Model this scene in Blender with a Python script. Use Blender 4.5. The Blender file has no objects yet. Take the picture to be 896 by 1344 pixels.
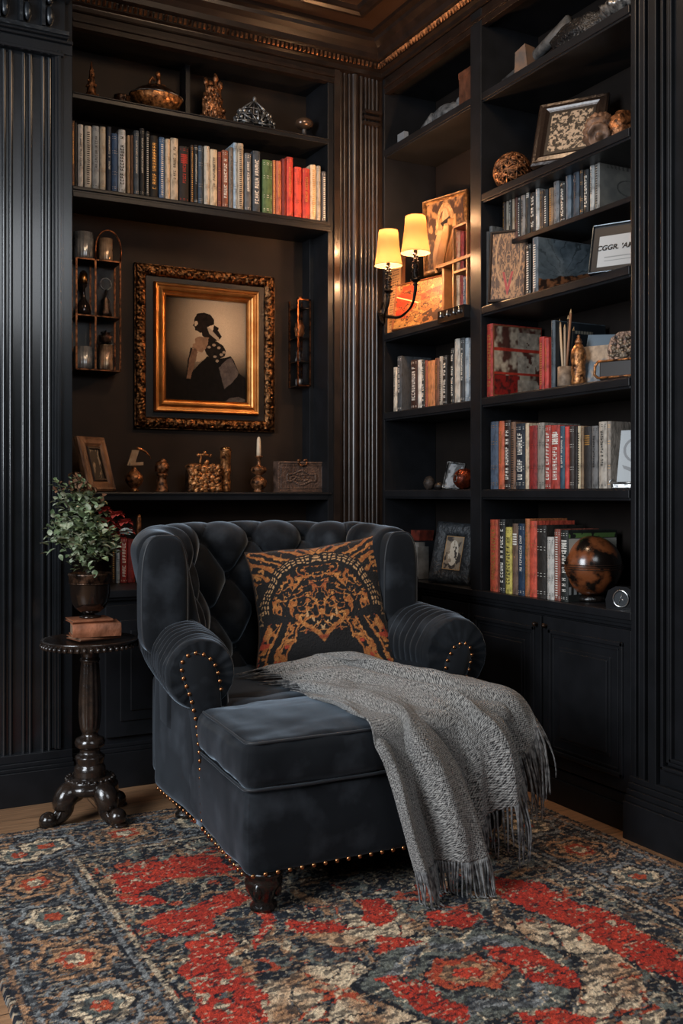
import bpy, math, random
import numpy as np
from mathutils import Vector, Matrix, noise as mnoise
random.seed(7)
SC = bpy.context.scene
COL = SC.collection
PI = math.pi

# ------------------------------------------------------------------ camera geometry
F_PX = 1309.0
EYE = 1.15
FW = (0.4649, 0.8854)
RT = (0.8854, -0.4649)
def ray(px):
    k = (px - 448.0) / F_PX
    return FW[0] + RT[0]*k, FW[1] + RT[1]*k
def onY(px, py, Y):
    rx, ry = ray(px); d = Y / ry
    return (rx*d, Y, EYE + (648-py)/F_PX*d)
def onX(px, py, X):
    rx, ry = ray(px); d = X / rx
    return (X, ry*d, EYE + (648-py)/F_PX*d)
def onZ(px, py, z):
    rx, ry = ray(px); d = (EYE - z)*F_PX/(py-648.0)
    return (rx*d, ry*d, z)

# ------------------------------------------------------------------ materials
def lin(c):
    if isinstance(c, str):
        c = tuple(int(c[i:i+2], 16)/255 for i in (0, 2, 4))
        return tuple((v/12.92 if v <= .04045 else ((v+.055)/1.055)**2.4) for v in c)
    return tuple(c)
MATS = {}
def mat(name, color, rough=.5, metal=0., color2=None, scale=30., bump=0., bscale=None, sheen=0., coat=0.,
        emis=None, estr=0., trans=0., stretch=(1, 1, 1), spec=.5, detail=4., ramp=(.35, .65), rough2=None, attr=False, sheen_tint=None, alpha=1., ior=1.45):
    if name in MATS: return MATS[name]
    m = bpy.data.materials.new(name); m.use_nodes = True
    nt = m.node_tree; N = nt.nodes; L = nt.links
    p = N['Principled BSDF']
    c = lin(color)
    p.inputs['Base Color'].default_value = (*c, 1)
    p.inputs['Roughness'].default_value = rough
    p.inputs['Metallic'].default_value = metal
    p.inputs['Specular IOR Level'].default_value = spec
    p.inputs['IOR'].default_value = ior
    if sheen:
        p.inputs['Sheen Weight'].default_value = sheen
        p.inputs['Sheen Roughness'].default_value = .35
        if sheen_tint: p.inputs['Sheen Tint'].default_value = (*lin(sheen_tint), 1)
    if coat:
        p.inputs['Coat Weight'].default_value = coat
        p.inputs['Coat Roughness'].default_value = .15
    if trans: p.inputs['Transmission Weight'].default_value = trans
    if emis:
        p.inputs['Emission Color'].default_value = (*lin(emis), 1)
        p.inputs['Emission Strength'].default_value = estr
    if attr:
        a = N.new('ShaderNodeAttribute'); a.attribute_name = 'Col'
        L.new(a.outputs['Color'], p.inputs['Base Color'])
    if color2 or bump or rough2 is not None:
        tc = N.new('ShaderNodeTexCoord'); mp = N.new('ShaderNodeMapping')
        mp.inputs['Scale'].default_value = stretch
        L.new(tc.outputs['Object'], mp.inputs['Vector'])
    if color2 or rough2 is not None:
        n = N.new('ShaderNodeTexNoise'); n.inputs['Scale'].default_value = scale; n.inputs['Detail'].default_value = detail
        L.new(mp.outputs['Vector'], n.inputs['Vector'])
        r = N.new('ShaderNodeMapRange'); r.inputs['From Min'].default_value = ramp[0]; r.inputs['From Max'].default_value = ramp[1]
        L.new(n.outputs['Fac'], r.inputs['Value'])
        if color2:
            mx = N.new('ShaderNodeMix'); mx.data_type = 'RGBA'
            mx.inputs[6].default_value = (*c, 1); mx.inputs[7].default_value = (*lin(color2), 1)
            L.new(r.outputs['Result'], mx.inputs['Factor']); L.new(mx.outputs[2], p.inputs['Base Color'])
        if rough2 is not None:
            r2 = N.new('ShaderNodeMapRange'); r2.inputs['To Min'].default_value = rough; r2.inputs['To Max'].default_value = rough2
            L.new(r.outputs['Result'], r2.inputs['Value']); L.new(r2.outputs['Result'], p.inputs['Roughness'])
    if bump:
        n2 = N.new('ShaderNodeTexNoise'); n2.inputs['Scale'].default_value = bscale or scale; n2.inputs['Detail'].default_value = 3
        L.new(mp.outputs['Vector'], n2.inputs['Vector'])
        b = N.new('ShaderNodeBump'); b.inputs['Strength'].default_value = bump; b.inputs['Distance'].default_value = .01
        L.new(n2.outputs['Fac'], b.inputs['Height']); L.new(b.outputs['Normal'], p.inputs['Normal'])
    MATS[name] = m
    return m

# ------------------------------------------------------------------ mesh builder
class MB:
    def __init__(s): s.v = []; s.f = []; s.m = []; s.sm = []; s.c = None
    def add(s, vs, fs, mi=0, smooth=False):
        o = len(s.v); s.v.extend([tuple(p) for p in vs])
        for f in fs: s.f.append(tuple(i+o for i in f)); s.m.append(mi); s.sm.append(smooth)
        return s
    def box(s, x0, x1, y0, y1, z0, z1, mi=0):
        return s.add([(x0,y0,z0),(x1,y0,z0),(x1,y1,z0),(x0,y1,z0),(x0,y0,z1),(x1,y0,z1),(x1,y1,z1),(x0,y1,z1)],
                     [(0,3,2,1),(4,5,6,7),(0,1,5,4),(1,2,6,5),(2,3,7,6),(3,0,4,7)], mi)
    def obox(s, c, ax, ay, az, mi=0):      # oriented box: centre + three half vectors
        c, ax, ay, az = map(Vector, (c, ax, ay, az)); vs = []
        for k in (-1, 1):
            for (i, j) in ((-1,-1),(1,-1),(1,1),(-1,1)): vs.append(c + ax*i + ay*j + az*k)
        return s.add(vs, [(0,3,2,1),(4,5,6,7),(0,1,5,4),(1,2,6,5),(2,3,7,6),(3,0,4,7)], mi)
    def grid(s, fn, nu, nv, cu=False, cv=False, mi=0, smooth=True, flip=False):
        a = nu if cu else nu+1; b = nv if cv else nv+1
        vs = [fn(i/nu, j/nv) for i in range(a) for j in range(b)]
        fs = []
        for i in range(nu):
            for j in range(nv):
                i2 = (i+1) % a; j2 = (j+1) % b
                q = (i*b+j, i2*b+j, i2*b+j2, i*b+j2)
                fs.append(q[::-1] if flip else q)
        return s.add(vs, fs, mi, smooth)
    def lathe(s, prof, c=(0,0,0), seg=24, mi=0, sx=1., sy=1., flute=None, cap=True):
        # prof: [(r, z)], bottom to top
        cx, cy, cz = c; n = len(prof); vs = []; fs = []
        for r, z in prof:
            for k in range(seg):
                a = 2*PI*k/seg; rr = r
                if flute: rr = r*(1 + flute(a, z))
                vs.append((cx+rr*math.cos(a)*sx, cy+rr*math.sin(a)*sy, cz+z))
        for i in range(n-1):
            for k in range(seg):
                k2 = (k+1) % seg
                fs.append((i*seg+k, i*seg+k2, (i+1)*seg+k2, (i+1)*seg+k))
        s.add(vs, fs, mi, True)
        if cap:
            o = len(s.v) - n*seg
            s.f.append(tuple(o+k for k in range(seg))[::-1]); s.m.append(mi); s.sm.append(False)
            s.f.append(tuple(o+(n-1)*seg+k for k in range(seg))); s.m.append(mi); s.sm.append(False)
        return s
    def tube(s, pts, r, seg=8, mi=0, closed=False):
        pts = [Vector(p) for p in pts]; n = len(pts); vs = []; fs = []
        rr = r if callable(r) else (lambda t: r)
        up = Vector((0.13, 0.21, 1)).normalized(); prev = None
        for i, p in enumerate(pts):
            a = pts[(i-1) % n] if (closed or i > 0) else p
            b = pts[(i+1) % n] if (closed or i < n-1) else p
            t = (b-a)
            t = t.normalized() if t.length > 1e-9 else Vector((0,0,1))
            if prev is None:
                x = t.cross(up)
                if x.length < 1e-3: x = t.cross(Vector((1,0,0)))
                x.normalize()
            else:
                x = prev - t*prev.dot(t)
                if x.length < 1e-6: x = t.cross(up)
                x.normalize()
            prev = x; y = t.cross(x); q = rr(i/max(1, n-1))
            for k in range(seg):
                w = 2*PI*k/seg; vs.append(p + x*math.cos(w)*q + y*math.sin(w)*q)
        m = n if closed else n-1
        for i in range(m):
            i2 = (i+1) % n
            for k in range(seg):
                k2 = (k+1) % seg
                fs.append((i*seg+k, i*seg+k2, i2*seg+k2, i2*seg+k))
        if not closed: fs += [tuple(range(seg))[::-1], tuple((n-1)*seg+k for k in range(seg))]
        return s.add(vs, fs, mi, True)
    def ball(s, c, r, nu=16, nv=10, mi=0, disp=None):
        rx, ry, rz = (r, r, r) if not hasattr(r, '__len__') else r
        vs = []; fs = []
        for j in range(nv+1):
            t = PI*j/nv
            for i in range(nu):
                a = 2*PI*i/nu
                d = Vector((math.sin(t)*math.cos(a), math.sin(t)*math.sin(a), -math.cos(t)))
                k = 1. + (disp(d) if disp else 0.)
                vs.append((c[0]+d.x*rx*k, c[1]+d.y*ry*k, c[2]+d.z*rz*k))
        for j in range(nv):
            for i in range(nu):
                i2 = (i+1) % nu
                fs.append((j*nu+i, j*nu+i2, (j+1)*nu+i2, (j+1)*nu+i))
        return s.add(vs, fs, mi, True)
    def prism(s, poly, axis, a, b, mi=0):
        # poly of 2-tuples; axis 'x': (y,z) , 'y': (x,z), 'z': (x,y)
        def P(q, t): return {'x': (t, q[0], q[1]), 'y': (q[0], t, q[1]), 'z': (q[0], q[1], t)}[axis]
        n = len(poly); vs = [P(q, a) for q in poly] + [P(q, b) for q in poly]
        fs = [tuple(range(n)), tuple(range(2*n-1, n-1, -1))] + [(i, i+n, (i+1) % n+n, (i+1) % n) for i in range(n)]
        return s.add(vs, fs, mi)
    def build(s, name, mats, parent=None, w=False, bevel=0., seg=2, loc=None, subsurf=0, recalc=True, local=None):
        me = bpy.data.meshes.new(name)
        vs = s.v
        if local is not None: vs = [tuple(local @ Vector(p)) for p in vs]
        if parent is not None and w:
            L = parent.location; vs = [(p[0]-L[0], p[1]-L[1], p[2]-L[2]) for p in vs]
        me.from_pydata([tuple(p) for p in vs], [], s.f)
        if recalc:
            import bmesh
            bm = bmesh.new(); bm.from_mesh(me); bmesh.ops.recalc_face_normals(bm, faces=bm.faces); bm.to_mesh(me); bm.free()
        if not isinstance(mats, (list, tuple)): mats = [mats]
        for m in mats: me.materials.append(m)
        me.polygons.foreach_set('material_index', s.m)
        me.polygons.foreach_set('use_smooth', s.sm)
        if s.c is not None:
            at = me.color_attributes.new('Col', 'FLOAT_COLOR', 'POINT')
            at.data.foreach_set('color', np.asarray(s.c, dtype=np.float32).ravel())
        me.update()
        o = bpy.data.objects.new(name, me); COL.objects.link(o)
        if parent is not None: o.parent = parent
        if loc: o.location = loc
        if bevel:
            b = o.modifiers.new('bevel', 'BEVEL'); b.width = bevel; b.segments = seg; b.limit_method = 'ANGLE'; b.angle_limit = .6
        if subsurf:
            b = o.modifiers.new('sub', 'SUBSURF'); b.levels = subsurf; b.render_levels = subsurf
        return o

def thing(name, label, cat, loc=(0,0,0), rot=(0,0,0), group=None):
    o = bpy.data.objects.new(name, None); COL.objects.link(o); o.empty_display_size = .05
    o.location = loc; o.rotation_euler = rot
    o['label'] = label; o['category'] = cat
    if group: o['group'] = group
    return o
def tag(o, label, cat, group=None):
    o['label'] = label; o['category'] = cat
    if group: o['group'] = group
    return o
def struct(o):
    o['kind'] = 'structure'; return o

def nz(p, s=1., seed=0.):
    return mnoise.noise(Vector((p[0]*s+seed, p[1]*s-seed*.7, p[2]*s+seed*1.3)))

# value noise on numpy arrays
def vnoise(x, y, scale, seed=0):
    rs = np.random.RandomState(seed); T = rs.rand(256, 256)
    X = np.asarray(x)*scale; Y = np.asarray(y)*scale
    xi = np.floor(X).astype(int); yi = np.floor(Y).astype(int)
    fx = X-xi; fy = Y-yi; fx = fx*fx*(3-2*fx); fy = fy*fy*(3-2*fy)
    g = lambda a, b: T[a % 256, b % 256]
    return (g(xi, yi)*(1-fx)+g(xi+1, yi)*fx)*(1-fy) + (g(xi, yi+1)*(1-fx)+g(xi+1, yi+1)*fx)*fy
def fnoise(x, y, scale, seed=0, oct=3):
    s = 0; a = 1; t = 0
    for k in range(oct):
        s = s + a*vnoise(x, y, scale*2**k, seed+k*11); t += a; a *= .55
    return s/t
def inpoly(x, y, poly):
    c = np.zeros(np.shape(x), bool); n = len(poly)
    for i in range(n):
        x1, y1 = poly[i]; x2, y2 = poly[(i+1) % n]
        if y1 == y2: continue
        t = ((y1 > y) != (y2 > y)) & (x < (x2-x1)*(y-y1)/(y2-y1)+x1)
        c ^= t
    return c
def hexl(h): return np.array(lin(h))
def colgrid(nx, ny, fn):
    """colours for an (nx+1)*(ny+1) grid in (i, j) order; fn(u, v) -> Nx3 array"""
    u, v = np.meshgrid(np.linspace(0, 1, nx+1), np.linspace(0, 1, ny+1), indexing='ij')
    c = fn(u, v); out = np.ones((nx+1, ny+1, 4), np.float32); out[..., :3] = c
    return out.reshape(-1, 4)
def mix(c, d, m):
    m = np.clip(m, 0, 1)[..., None]; return c*(1-m) + d*m

# common materials
BLACK = mat('black_paint', '1b1c1f', .38, color2='151618', scale=9, bump=.03, bscale=60, spec=.32)
BLACKB = mat('black_paint_back', '2c2119', .6, color2='231a14', scale=6, spec=.25)
BRONZE = mat('bronze', 'a8714a', .4, .65, color2='1e120c', scale=55, bump=.5, bscale=70)
BRONZE_L = mat('gilt_bronze', 'd08f58', .36, .65, color2='3c2214', scale=60, bump=.4, bscale=80)
DARKBR = mat('dark_bronze', '5c4434', .34, .7, color2='140e0b', scale=50, bump=.4, bscale=60)
SILVER = mat('tarnished_silver', 'b0b0ae', .32, .7, color2='26272a', scale=40, bump=.35, bscale=50)
BRASS = mat('aged_brass', 'a87a48', .3, 1.)
GOLD = mat('gold_leaf', 'cb955c', .38, 1., color2='a8703c', scale=14, bump=.04, bscale=90)
PAGES = mat('page_block', 'b8ab92', .85, color2='9a8c72', scale=180, stretch=(1,1,1))
GLASS = mat('clear_glass', 'ffffff', .03, trans=1., ior=1.2)
IRON = mat('black_iron', '141210', .4, .8, bump=.2, bscale=60)
# ================================================================== ROOM
# floor: oak planks
def floor_mat():
    m = bpy.data.materials.new('oak_planks'); m.use_nodes = True; nt = m.node_tree; N = nt.nodes; L = nt.links; p = N['Principled BSDF']
    tc = N.new('ShaderNodeTexCoord')
    mp = N.new('ShaderNodeMapping'); mp.inputs['Rotation'].default_value = (0, 0, math.radians(0)); L.new(tc.outputs['Object'], mp.inputs['Vector'])
    br = N.new('ShaderNodeTexBrick'); br.inputs['Scale'].default_value = 1.; br.inputs['Brick Width'].default_value = .9; br.inputs['Row Height'].default_value = .135
    br.inputs['Mortar Size'].default_value = .0016; br.inputs['Color1'].default_value = (*lin('a8805e'), 1); br.inputs['Color2'].default_value = (*lin('8a684c'), 1)
    br.inputs['Mortar'].default_value = (*lin('2a1d14'), 1); L.new(mp.outputs['Vector'], br.inputs['Vector'])
    m2 = N.new('ShaderNodeMapping'); m2.inputs['Scale'].default_value = (3, 40, 1); L.new(tc.outputs['Object'], m2.inputs['Vector'])
    n = N.new('ShaderNodeTexNoise'); n.inputs['Scale'].default_value = 2.2; n.inputs['Detail'].default_value = 6; L.new(m2.outputs['Vector'], n.inputs['Vector'])
    r = N.new('ShaderNodeMapRange'); r.inputs['From Min'].default_value = .3; r.inputs['From Max'].default_value = .7; r.inputs['To Min'].default_value = .55; r.inputs['To Max'].default_value = 1.15
    L.new(n.outputs['Fac'], r.inputs['Value'])
    mx = N.new('ShaderNodeMix'); mx.data_type = 'RGBA'; mx.blend_type = 'MULTIPLY'; mx.inputs['Factor'].default_value = 1
    L.new(br.outputs['Color'], mx.inputs[6]); L.new(r.outputs['Result'], mx.inputs[7]); L.new(mx.outputs[2], p.inputs['Base Color'])
    p.inputs['Roughness'].default_value = .42
    b = N.new('ShaderNodeBump'); b.inputs['Strength'].default_value = .15; b.inputs['Distance'].default_value = .003; L.new(n.outputs['Fac'], b.inputs['Height']); L.new(b.outputs['Normal'], p.inputs['Normal'])
    return m
FX0, FX1, FY0, FY1 = -2.2, 2.80, -.6, 4.52
struct(MB().box(FX0, FX1, FY0, FY1, -.05, 0).build('floor', floor_mat()))
CEILM = mat('ceiling_lacquer', '3a2a20', .3, color2='33241b', scale=3, coat=.2)
struct(MB().box(FX0, FX1, FY0, FY1, 3.32, 3.37).build('ceiling', CEILM))
struct(MB().box(FX0, FX1, 4.46, 4.52, 0, 3.32).build('wall_back', BLACKB))
struct(MB().box(2.74, 2.80, FY0, 4.46, 0, 3.32).build('wall_right', BLACKB))

# ceiling mouldings: nested rectangles (L-shaped runs visible towards the corner)
def run_profile(m, prof, path, mi=0, smooth=False):
    """sweep (offset, z) profile along an L path; offset is distance into the room from the corner planes"""
    # path: list of functions off -> (x, y)
    rows = [[(*q(o), z) for (o, z) in prof] for q in path]
    n = len(prof); vs = [p for r in rows for p in r]; fs = []
    for i in range(len(rows)-1):
        for k in range(n-1): fs.append((i*n+k, (i+1)*n+k, (i+1)*n+k+1, i*n+k+1))
    m.add(vs, fs, mi, smooth)
XC, YC = 2.43, 4.20         # front planes of the bookcases
def Lpath(x_end=-2.2, y_end=-.6):
    return [lambda o: (x_end, YC-o), lambda o: (XC-o, YC-o), lambda o: (XC-o, y_end)]
CORN = mat('cornice_paint', '241a15', .3, color2='18120f', scale=20, coat=.3)
crown = MB()
run_profile(crown, [(-.02,3.16),(.012,3.165),(.012,3.185),(.03,3.19),(.03,3.222),(.05,3.23),(.058,3.25),(.075,3.27),(.10,3.285),(.105,3.30),(.135,3.302),(.135,3.322),(-.02,3.322)], Lpath())
crown = struct(crown.build('trim_1', CORN))
bead = MB()      # carved bead-and-leaf strip of the cornice
def bead_run(a, b):
    a = Vector(a); b = Vector(b); d = (b-a); n = int(d.length/.022); d.normalize(); up = Vector((0,0,1)); side = d.cross(up)
    for i in range(n):
        c = a + d*(i+.5)*(b-a).length/n
        q = [c + d*x*.009 + side*y + up*z for x, y, z in ((-.9,0,-.014),(.6,0,-.014),(1,0,.014),(-.5,0,.014))]
        t = c + side*.012
        q2 = [(p + t)/2*1.0 for p in q]
        vs = q + [t - up*.006, t + up*.008]
        bead.add(vs, [(0,1,4),(1,2,5,4),(2,3,5),(3,0,4,5)], 0)
bead_run((-1., YC-.036, 3.206), (XC-.03, YC-.036, 3.206))
bead_run((XC-.036, YC-.03, 3.206), (XC-.036, -.2, 3.206))
struct(bead.build('trim_2', mat('bead_gilt', '9a6a48', .3, .8, color2='2a1a12', scale=40)))
co = MB()
run_profile(co, [(.24,3.321),(.25,3.30),(.27,3.298),(.285,3.306),(.30,3.306),(.31,3.321)], Lpath())
run_profile(co, [(.44,3.321),(.45,3.304),(.47,3.300),(.49,3.308),(.50,3.321)], Lpath())
run_profile(co, [(.80,3.321),(.81,3.30),(.84,3.298),(.85,3.321)], Lpath())
struct(co.build('trim_3', CORN))

# ---------------- fluted wall panel beside the back bookcase
pl = MB()
PX0, PX1, PY = -.9, .8545, 3.82
pl.box(PX0, PX1, PY+.02, 4.46, 0, 3.16)
xe = onY(69, 0, PY)[0]
pl.box(xe+.035, PX1, PY, PY+.03, .16, 3.16)                       # flat outer stile
for dx, dy in ((0,.012),(.008,-.004),(.018,-.010),(.028,-.002)):    # stepped moulding
    pl.box(xe+dx, xe+dx+.012, PY+dy, PY+.03, .19, 2.80+dx)
zt = 2.795
pl.box(PX0, xe+.04, PY-.012, PY+.03, zt, zt+.012)
pl.box(PX0, PX1, PY-.004, PY+.03, zt+.012, zt+.05)
pl.box(PX0, PX1, PY-.016, PY+.03, zt+.05, zt+.062)
pl.box(PX0, PX1-.02, PY-.03, PY+.03, zt+.062, zt+.082)
pl.box(PX0, PX1-.03, PY-.016, PY+.03, zt+.082, 3.16)
fx = xe - .008
while fx > PX0+.05:                                                # reeds in pairs
    for off, r in ((0, .0085), (.024, .0085)):
        vs = []
        c = fx-off
        prof = [(c + r*math.cos(a), PY+.020 - 1.25*r*math.sin(a)) for a in np.linspace(0, PI, 7)]
        pl.grid(lambda u, v, prof=prof: (*prof[int(round(u*6))], .185+v*(zt-.19)), 6, 1)
    fx -= .070
struct(pl.build('trim_4', mat('black_paint_gloss', '17191c', .22, color2='121416', scale=9, coat=.5), bevel=.0015, seg=1))
bb = MB()
bb.box(PX0, PX1+.004, PY-.03, PY+.03, 0, .125); bb.box(PX0, PX1+.002, PY-.022, PY+.03, .125, .139)
bb.box(PX0, PX1, PY-.012, PY+.03, .139, .155); bb.box(PX0, PX1, PY-.004, PY+.03, .155, .185)
struct(bb.build('baseboard_left', BLACK, bevel=.002))
cap = MB()    # carved capital
for x in (.22, .30, .38, .50, .575, .655, .735):
    cap.box(x, x+.012, PY-.04, PY-.01, 2.885, 2.99)
    cap.ball((x+.03, PY-.03, 2.93), (.016,.016,.035), 8, 6)
    cap.ball((x+.03, PY-.03, 2.985), .012, 8, 6)
cap.box(PX0, PX1-.015, PY-.05, PY-.0, 3.0, 3.03); 
cap.box(PX0, PX1-.02, PY-.04, PY-.0, 2.865, 2.88)
struct(cap.build('trim_5', mat('carved_black', '22262a', .28, .3, bump=.3, bscale=40)))

# ---------------- corner pilaster with reeds (between the two bookcases)
cp = MB()
cx0, cx1 = 2.165, 2.43
cp.box(cx0, 2.74, YC+.02, 4.46, .78, 3.16)
cp.box(cx0, cx0+.03, YC-.005, YC+.03, .78, 3.16)
for x, r, o in ((.045,.009,.0),(.066,.009,.0),(.09,.007,.006),(.118,.020,.004),(.155,.014,.0),(.18,.008,.004),(.2,.006,.004),(.222,.010,.0),(.245,.009,.0)):
    c = cx0+x; prof = [(c + r*math.cos(a), YC+.020-o - 1.1*r*math.sin(a)) for a in np.linspace(0, PI, 9)]
    cp.grid(lambda u, v, prof=prof: (*prof[int(round(u*8))], .78+v*2.38), 8, 1)
for z in (2.98, 2.955, 2.93):
    cp.box(cx0+.155, cx0+.245, YC-.012-(z-2.93)*.3, YC+.02, z, z+.013)
struct(cp.build('trim_6', mat('stile_lacquer', '2a211c', .3, color2='1d1714', scale=14, coat=.3)))

# ---------------- panelled wall to the right of the side bookcase
rp = MB()
RYE = 2.515
rp.box(XC-.0, 2.74, .2, RYE, 0, 3.16)
ys = [(0,.022,.012),(.030,.007,.008),(.044,.022,.016),(.072,.006,.008),(.086,.034,.020)]
for off, w, pr in ys: rp.box(XC-pr, XC+.02, RYE-off-w, RYE-off, .20, 3.16)
# inner framed panels further right
for (ya, yb) in ((RYE-.14, 1.35), (1.25, .35)):
    for i, (ins, pr) in enumerate(((0,.022),(.016,.012),(.030,.016))):
        a, b, t, bt = ya-ins, yb+ins, 2.98-ins, .26+ins
        w = .012
        rp.box(XC-pr, XC+.01, a-w, a, bt, t); rp.box(XC-pr, XC+.01, b, b+w, bt, t)
        rp.box(XC-pr, XC+.01, b, a, bt, bt+w); rp.box(XC-pr, XC+.01, b, a, t-w, t)
    rp.box(XC-.012, XC+.01, yb+.085, ya-.085, .345, 2.895)
struct(rp.build('trim_7', BLACK, bevel=.003))
rb = MB()
rb.box(XC-.05, XC+.02, .2, RYE+.0, 0, .125); rb.box(XC-.042, XC+.02, .2, RYE, .125, .145); rb.box(XC-.034, XC+.02, .2, RYE, .145, .165); rb.box(XC-.026, XC+.02, .2, RYE, .165, .185); rb.box(XC-.02, XC+.02,.2,RYE,.185,.205)
struct(rb.build('baseboard_right', BLACK, bevel=.003))

# ================================================================== BACK BOOKCASE (thing)
LX0, LX1 = .86, 2.165
bk = thing('bookcase', 'tall black built-in bookcase around the framed painting, books and bronzes on its shelves', 'bookcase', (1.51, 4.3, .78))
def part(name, m, mt, root, **k): return m.build(name, mt, root, w=True, **k)
part('back_panel', MB().box(LX0, LX1, 4.445, 4.46, .78, 3.16), BLACKB, bk)
part('side_panel', MB().box(LX0, .9395, YC, 4.445, .78, 3.16), BLACK, bk, bevel=.002)
part('side_panel', MB().box(2.165-.03, 2.165, YC+.005, 4.445, .78, 3.16).box(2.115, 2.137, 4.36, 4.445, 1.17, 2.4), BLACK, bk, bevel=.002)
part('frieze', MB().box(.9395, 2.165, YC, YC+.03, 3.095, 3.16).box(.9395, 2.165, YC-.012, YC+.0, 3.12, 3.135).box(.9395,2.165,YC-.006,YC,3.095,3.103), CORN, bk, bevel=.0015)
part('top_panel', MB().box(.9395, 2.135, YC+.03, 4.445, 3.11, 3.13), BLACK, bk)
def shelfL(z, t, lip=0):
    m = MB().box(.94, 2.135, YC+.002, 4.445, z-t, z)
    m.box(.94, 2.15, YC-.004, YC+.003, z-t*.35, z-.003)
    if lip: m.box(.94, 2.15, YC-.010, YC+.003, z-t, z-t*.55)
    return part('shelf', m, BLACK, bk, bevel=.0025)
shelfL(2.83, .028); shelfL(2.437, .05, 1); shelfL(1.157, .036)
part('partition', MB().box(1.487, 1.507, 4.36, 4.445, 2.83, 3.11), BLACK, bk)

# base cabinet under it
bc = thing('base_cabinet', 'low black panelled cabinet with a ledge behind the armchair and side table', 'cabinet', (1.6, 4.1, 0))
part('body', MB().box(LX0, 2.43, 3.87, 4.455, .0, .735), BLACK, bc, bevel=.002)
part('ledge', MB().box(LX0, 2.41, 3.84, 4.45, .745, .775).box(LX0, 2.40, 3.852, 3.9, .733, .745), BLACK, bc, bevel=.003)
part('plinth', MB().box(LX0, 2.40, 3.845, 3.9, 0, .14).box(LX0,2.42,3.85,3.9,.14,.158).box(LX0, 2.40, 3.857, 3.9, .158, .175), BLACK, bc, bevel=.003)
for a, b in ((.985, 1.45), (1.45, 1.93), (1.93, 2.40)):
    d = MB().box(a+.004, b-.004, 3.852, 3.872, .20, .715)
    d = part('door', d, BLACK, bc, bevel=.002)
    MB().box(a+.06, b-.06, 3.846, 3.853, .26, .655).box(a+.10, b-.10, 3.840, 3.85, .30, .615).build('raised_panel', BLACK, d, local=Matrix.Translation((-bc.location[0], -bc.location[1], 0)), bevel=.004)

# ================================================================== SIDE BOOKCASE (thing)
RY0, RY1, RDV = RYE, 4.18, 3.40
sk = thing('bookcase', 'black built-in bookcase in two bays beside the lit sconce, holding the globe', 'bookcase', (2.6, 3.4, .75))
part('back_panel', MB().box(2.725, 2.74, RY0, RY1, .75, 3.16), mat('black_paint_inside', '1d1815', .6, color2='171311', scale=6, spec=.2), sk)
part('side_panel', MB().box(XC, 2.725, RY1-.0, 4.20, .75, 3.16), BLACK, sk, bevel=.002)
part('side_panel', MB().box(XC+.004, 2.725, RY0, RY0+.018, .75, 3.16), BLACK, sk, bevel=.002)
dv0 = onX(632, 0, XC)[1]; dv1 = onX(618, 0, XC)[1]
part('divider', MB().box(XC-.004, 2.725, dv0, dv1, .75, 3.16), BLACK, sk, bevel=.002)
part('frieze', MB().box(XC, XC+.03, RY0, RY1, 3.085, 3.16).box(XC-.008, XC, RY0, RY1, 3.11, 3.125), CORN, sk, bevel=.0015)
part('top_panel', MB().box(XC+.03, 2.725, RY0+.018, RY1, 3.10, 3.12), BLACK, sk)
def shelfR(z, ya, yb, t=.042, back=0.):
    m = MB().box(XC+.003+back, 2.725, ya, yb, z-t, z)
    if not back: m.box(XC-.003, XC+.004, ya, yb, z-t*.8, z-.004)
    return part('shelf', m, BLACK, sk, bevel=.0025)
RA, RB = RY0+.018, dv0
LA, LB = dv1, RY1
for z in (2.81, 2.392, 1.925, 1.548, 1.168): shelfR(z, RA, RB)
shelfR(2.183, RA, RB, .02, .06)
for z in (2.817, 1.925, 1.543, 1.168): shelfR(z, LA, LB)

sc_ = thing('base_cabinet', 'long black cabinet with raised panel doors under the globe and book bays', 'cabinet', (2.6, 3.2, 0))
part('body', MB().box(XC+.015, 2.735, RY0, 3.85, 0, .735), BLACK, sc_, bevel=.002)
lg = MB().box(XC-.012, 2.725, RY0, 4.20, .722, .75).box(XC-.006, XC+.04, RY0, 3.84, .708, .722).box(XC+.0, XC+.04, RY0, 3.84, .695, .708)
part('ledge', lg, BLACK, sc_, bevel=.003)
part('plinth', MB().box(XC-.004, XC+.03, RY0, 3.84, 0, .09).box(XC+.002, XC+.03, RY0, 3.84, .09, .128), BLACK, sc_, bevel=.003)
for a, b, kn in ((RY0+.008, 2.985, 1), (2.995, 3.46, 0), (3.47, 3.84, 1)):
    d = part('door', MB().box(XC-.003, XC+.016, a, b, .135, .688), BLACK, sc_, bevel=.002)
    T = Matrix.Translation((-sc_.location[0], -sc_.location[1], 0))
    fr = MB()
    for ins, w, pr in ((.035, .016, .010), (.058, .008, .006)):
        z0, z1, y0, y1 = .135+ins+.01, .688-ins-.01, a+ins, b-ins
        fr.box(XC-pr, XC, y0, y0+w, z0, z1); fr.box(XC-pr, XC, y1-w, y1, z0, z1); fr.box(XC-pr, XC, y0, y1, z0, z0+w); fr.box(XC-pr, XC, y0, y1, z1-w, z1)
    fr.box(XC-.008, XC, a+.095, b-.095, .24, .585)
    fr.box(XC-.014, XC, a+.107, b-.107, .252, .573)
    fr.build('raised_panel', BLACK, d, local=T, bevel=.003)
    yk = (b-.022) if kn else (a+.022)
    MB().ball((XC-.018, yk, .655), .009, 12, 8).tube([(XC-.002,yk,.655),(XC-.014,yk,.655)], .004, 8).build('knob', DARKBR, d, local=T)
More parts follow.
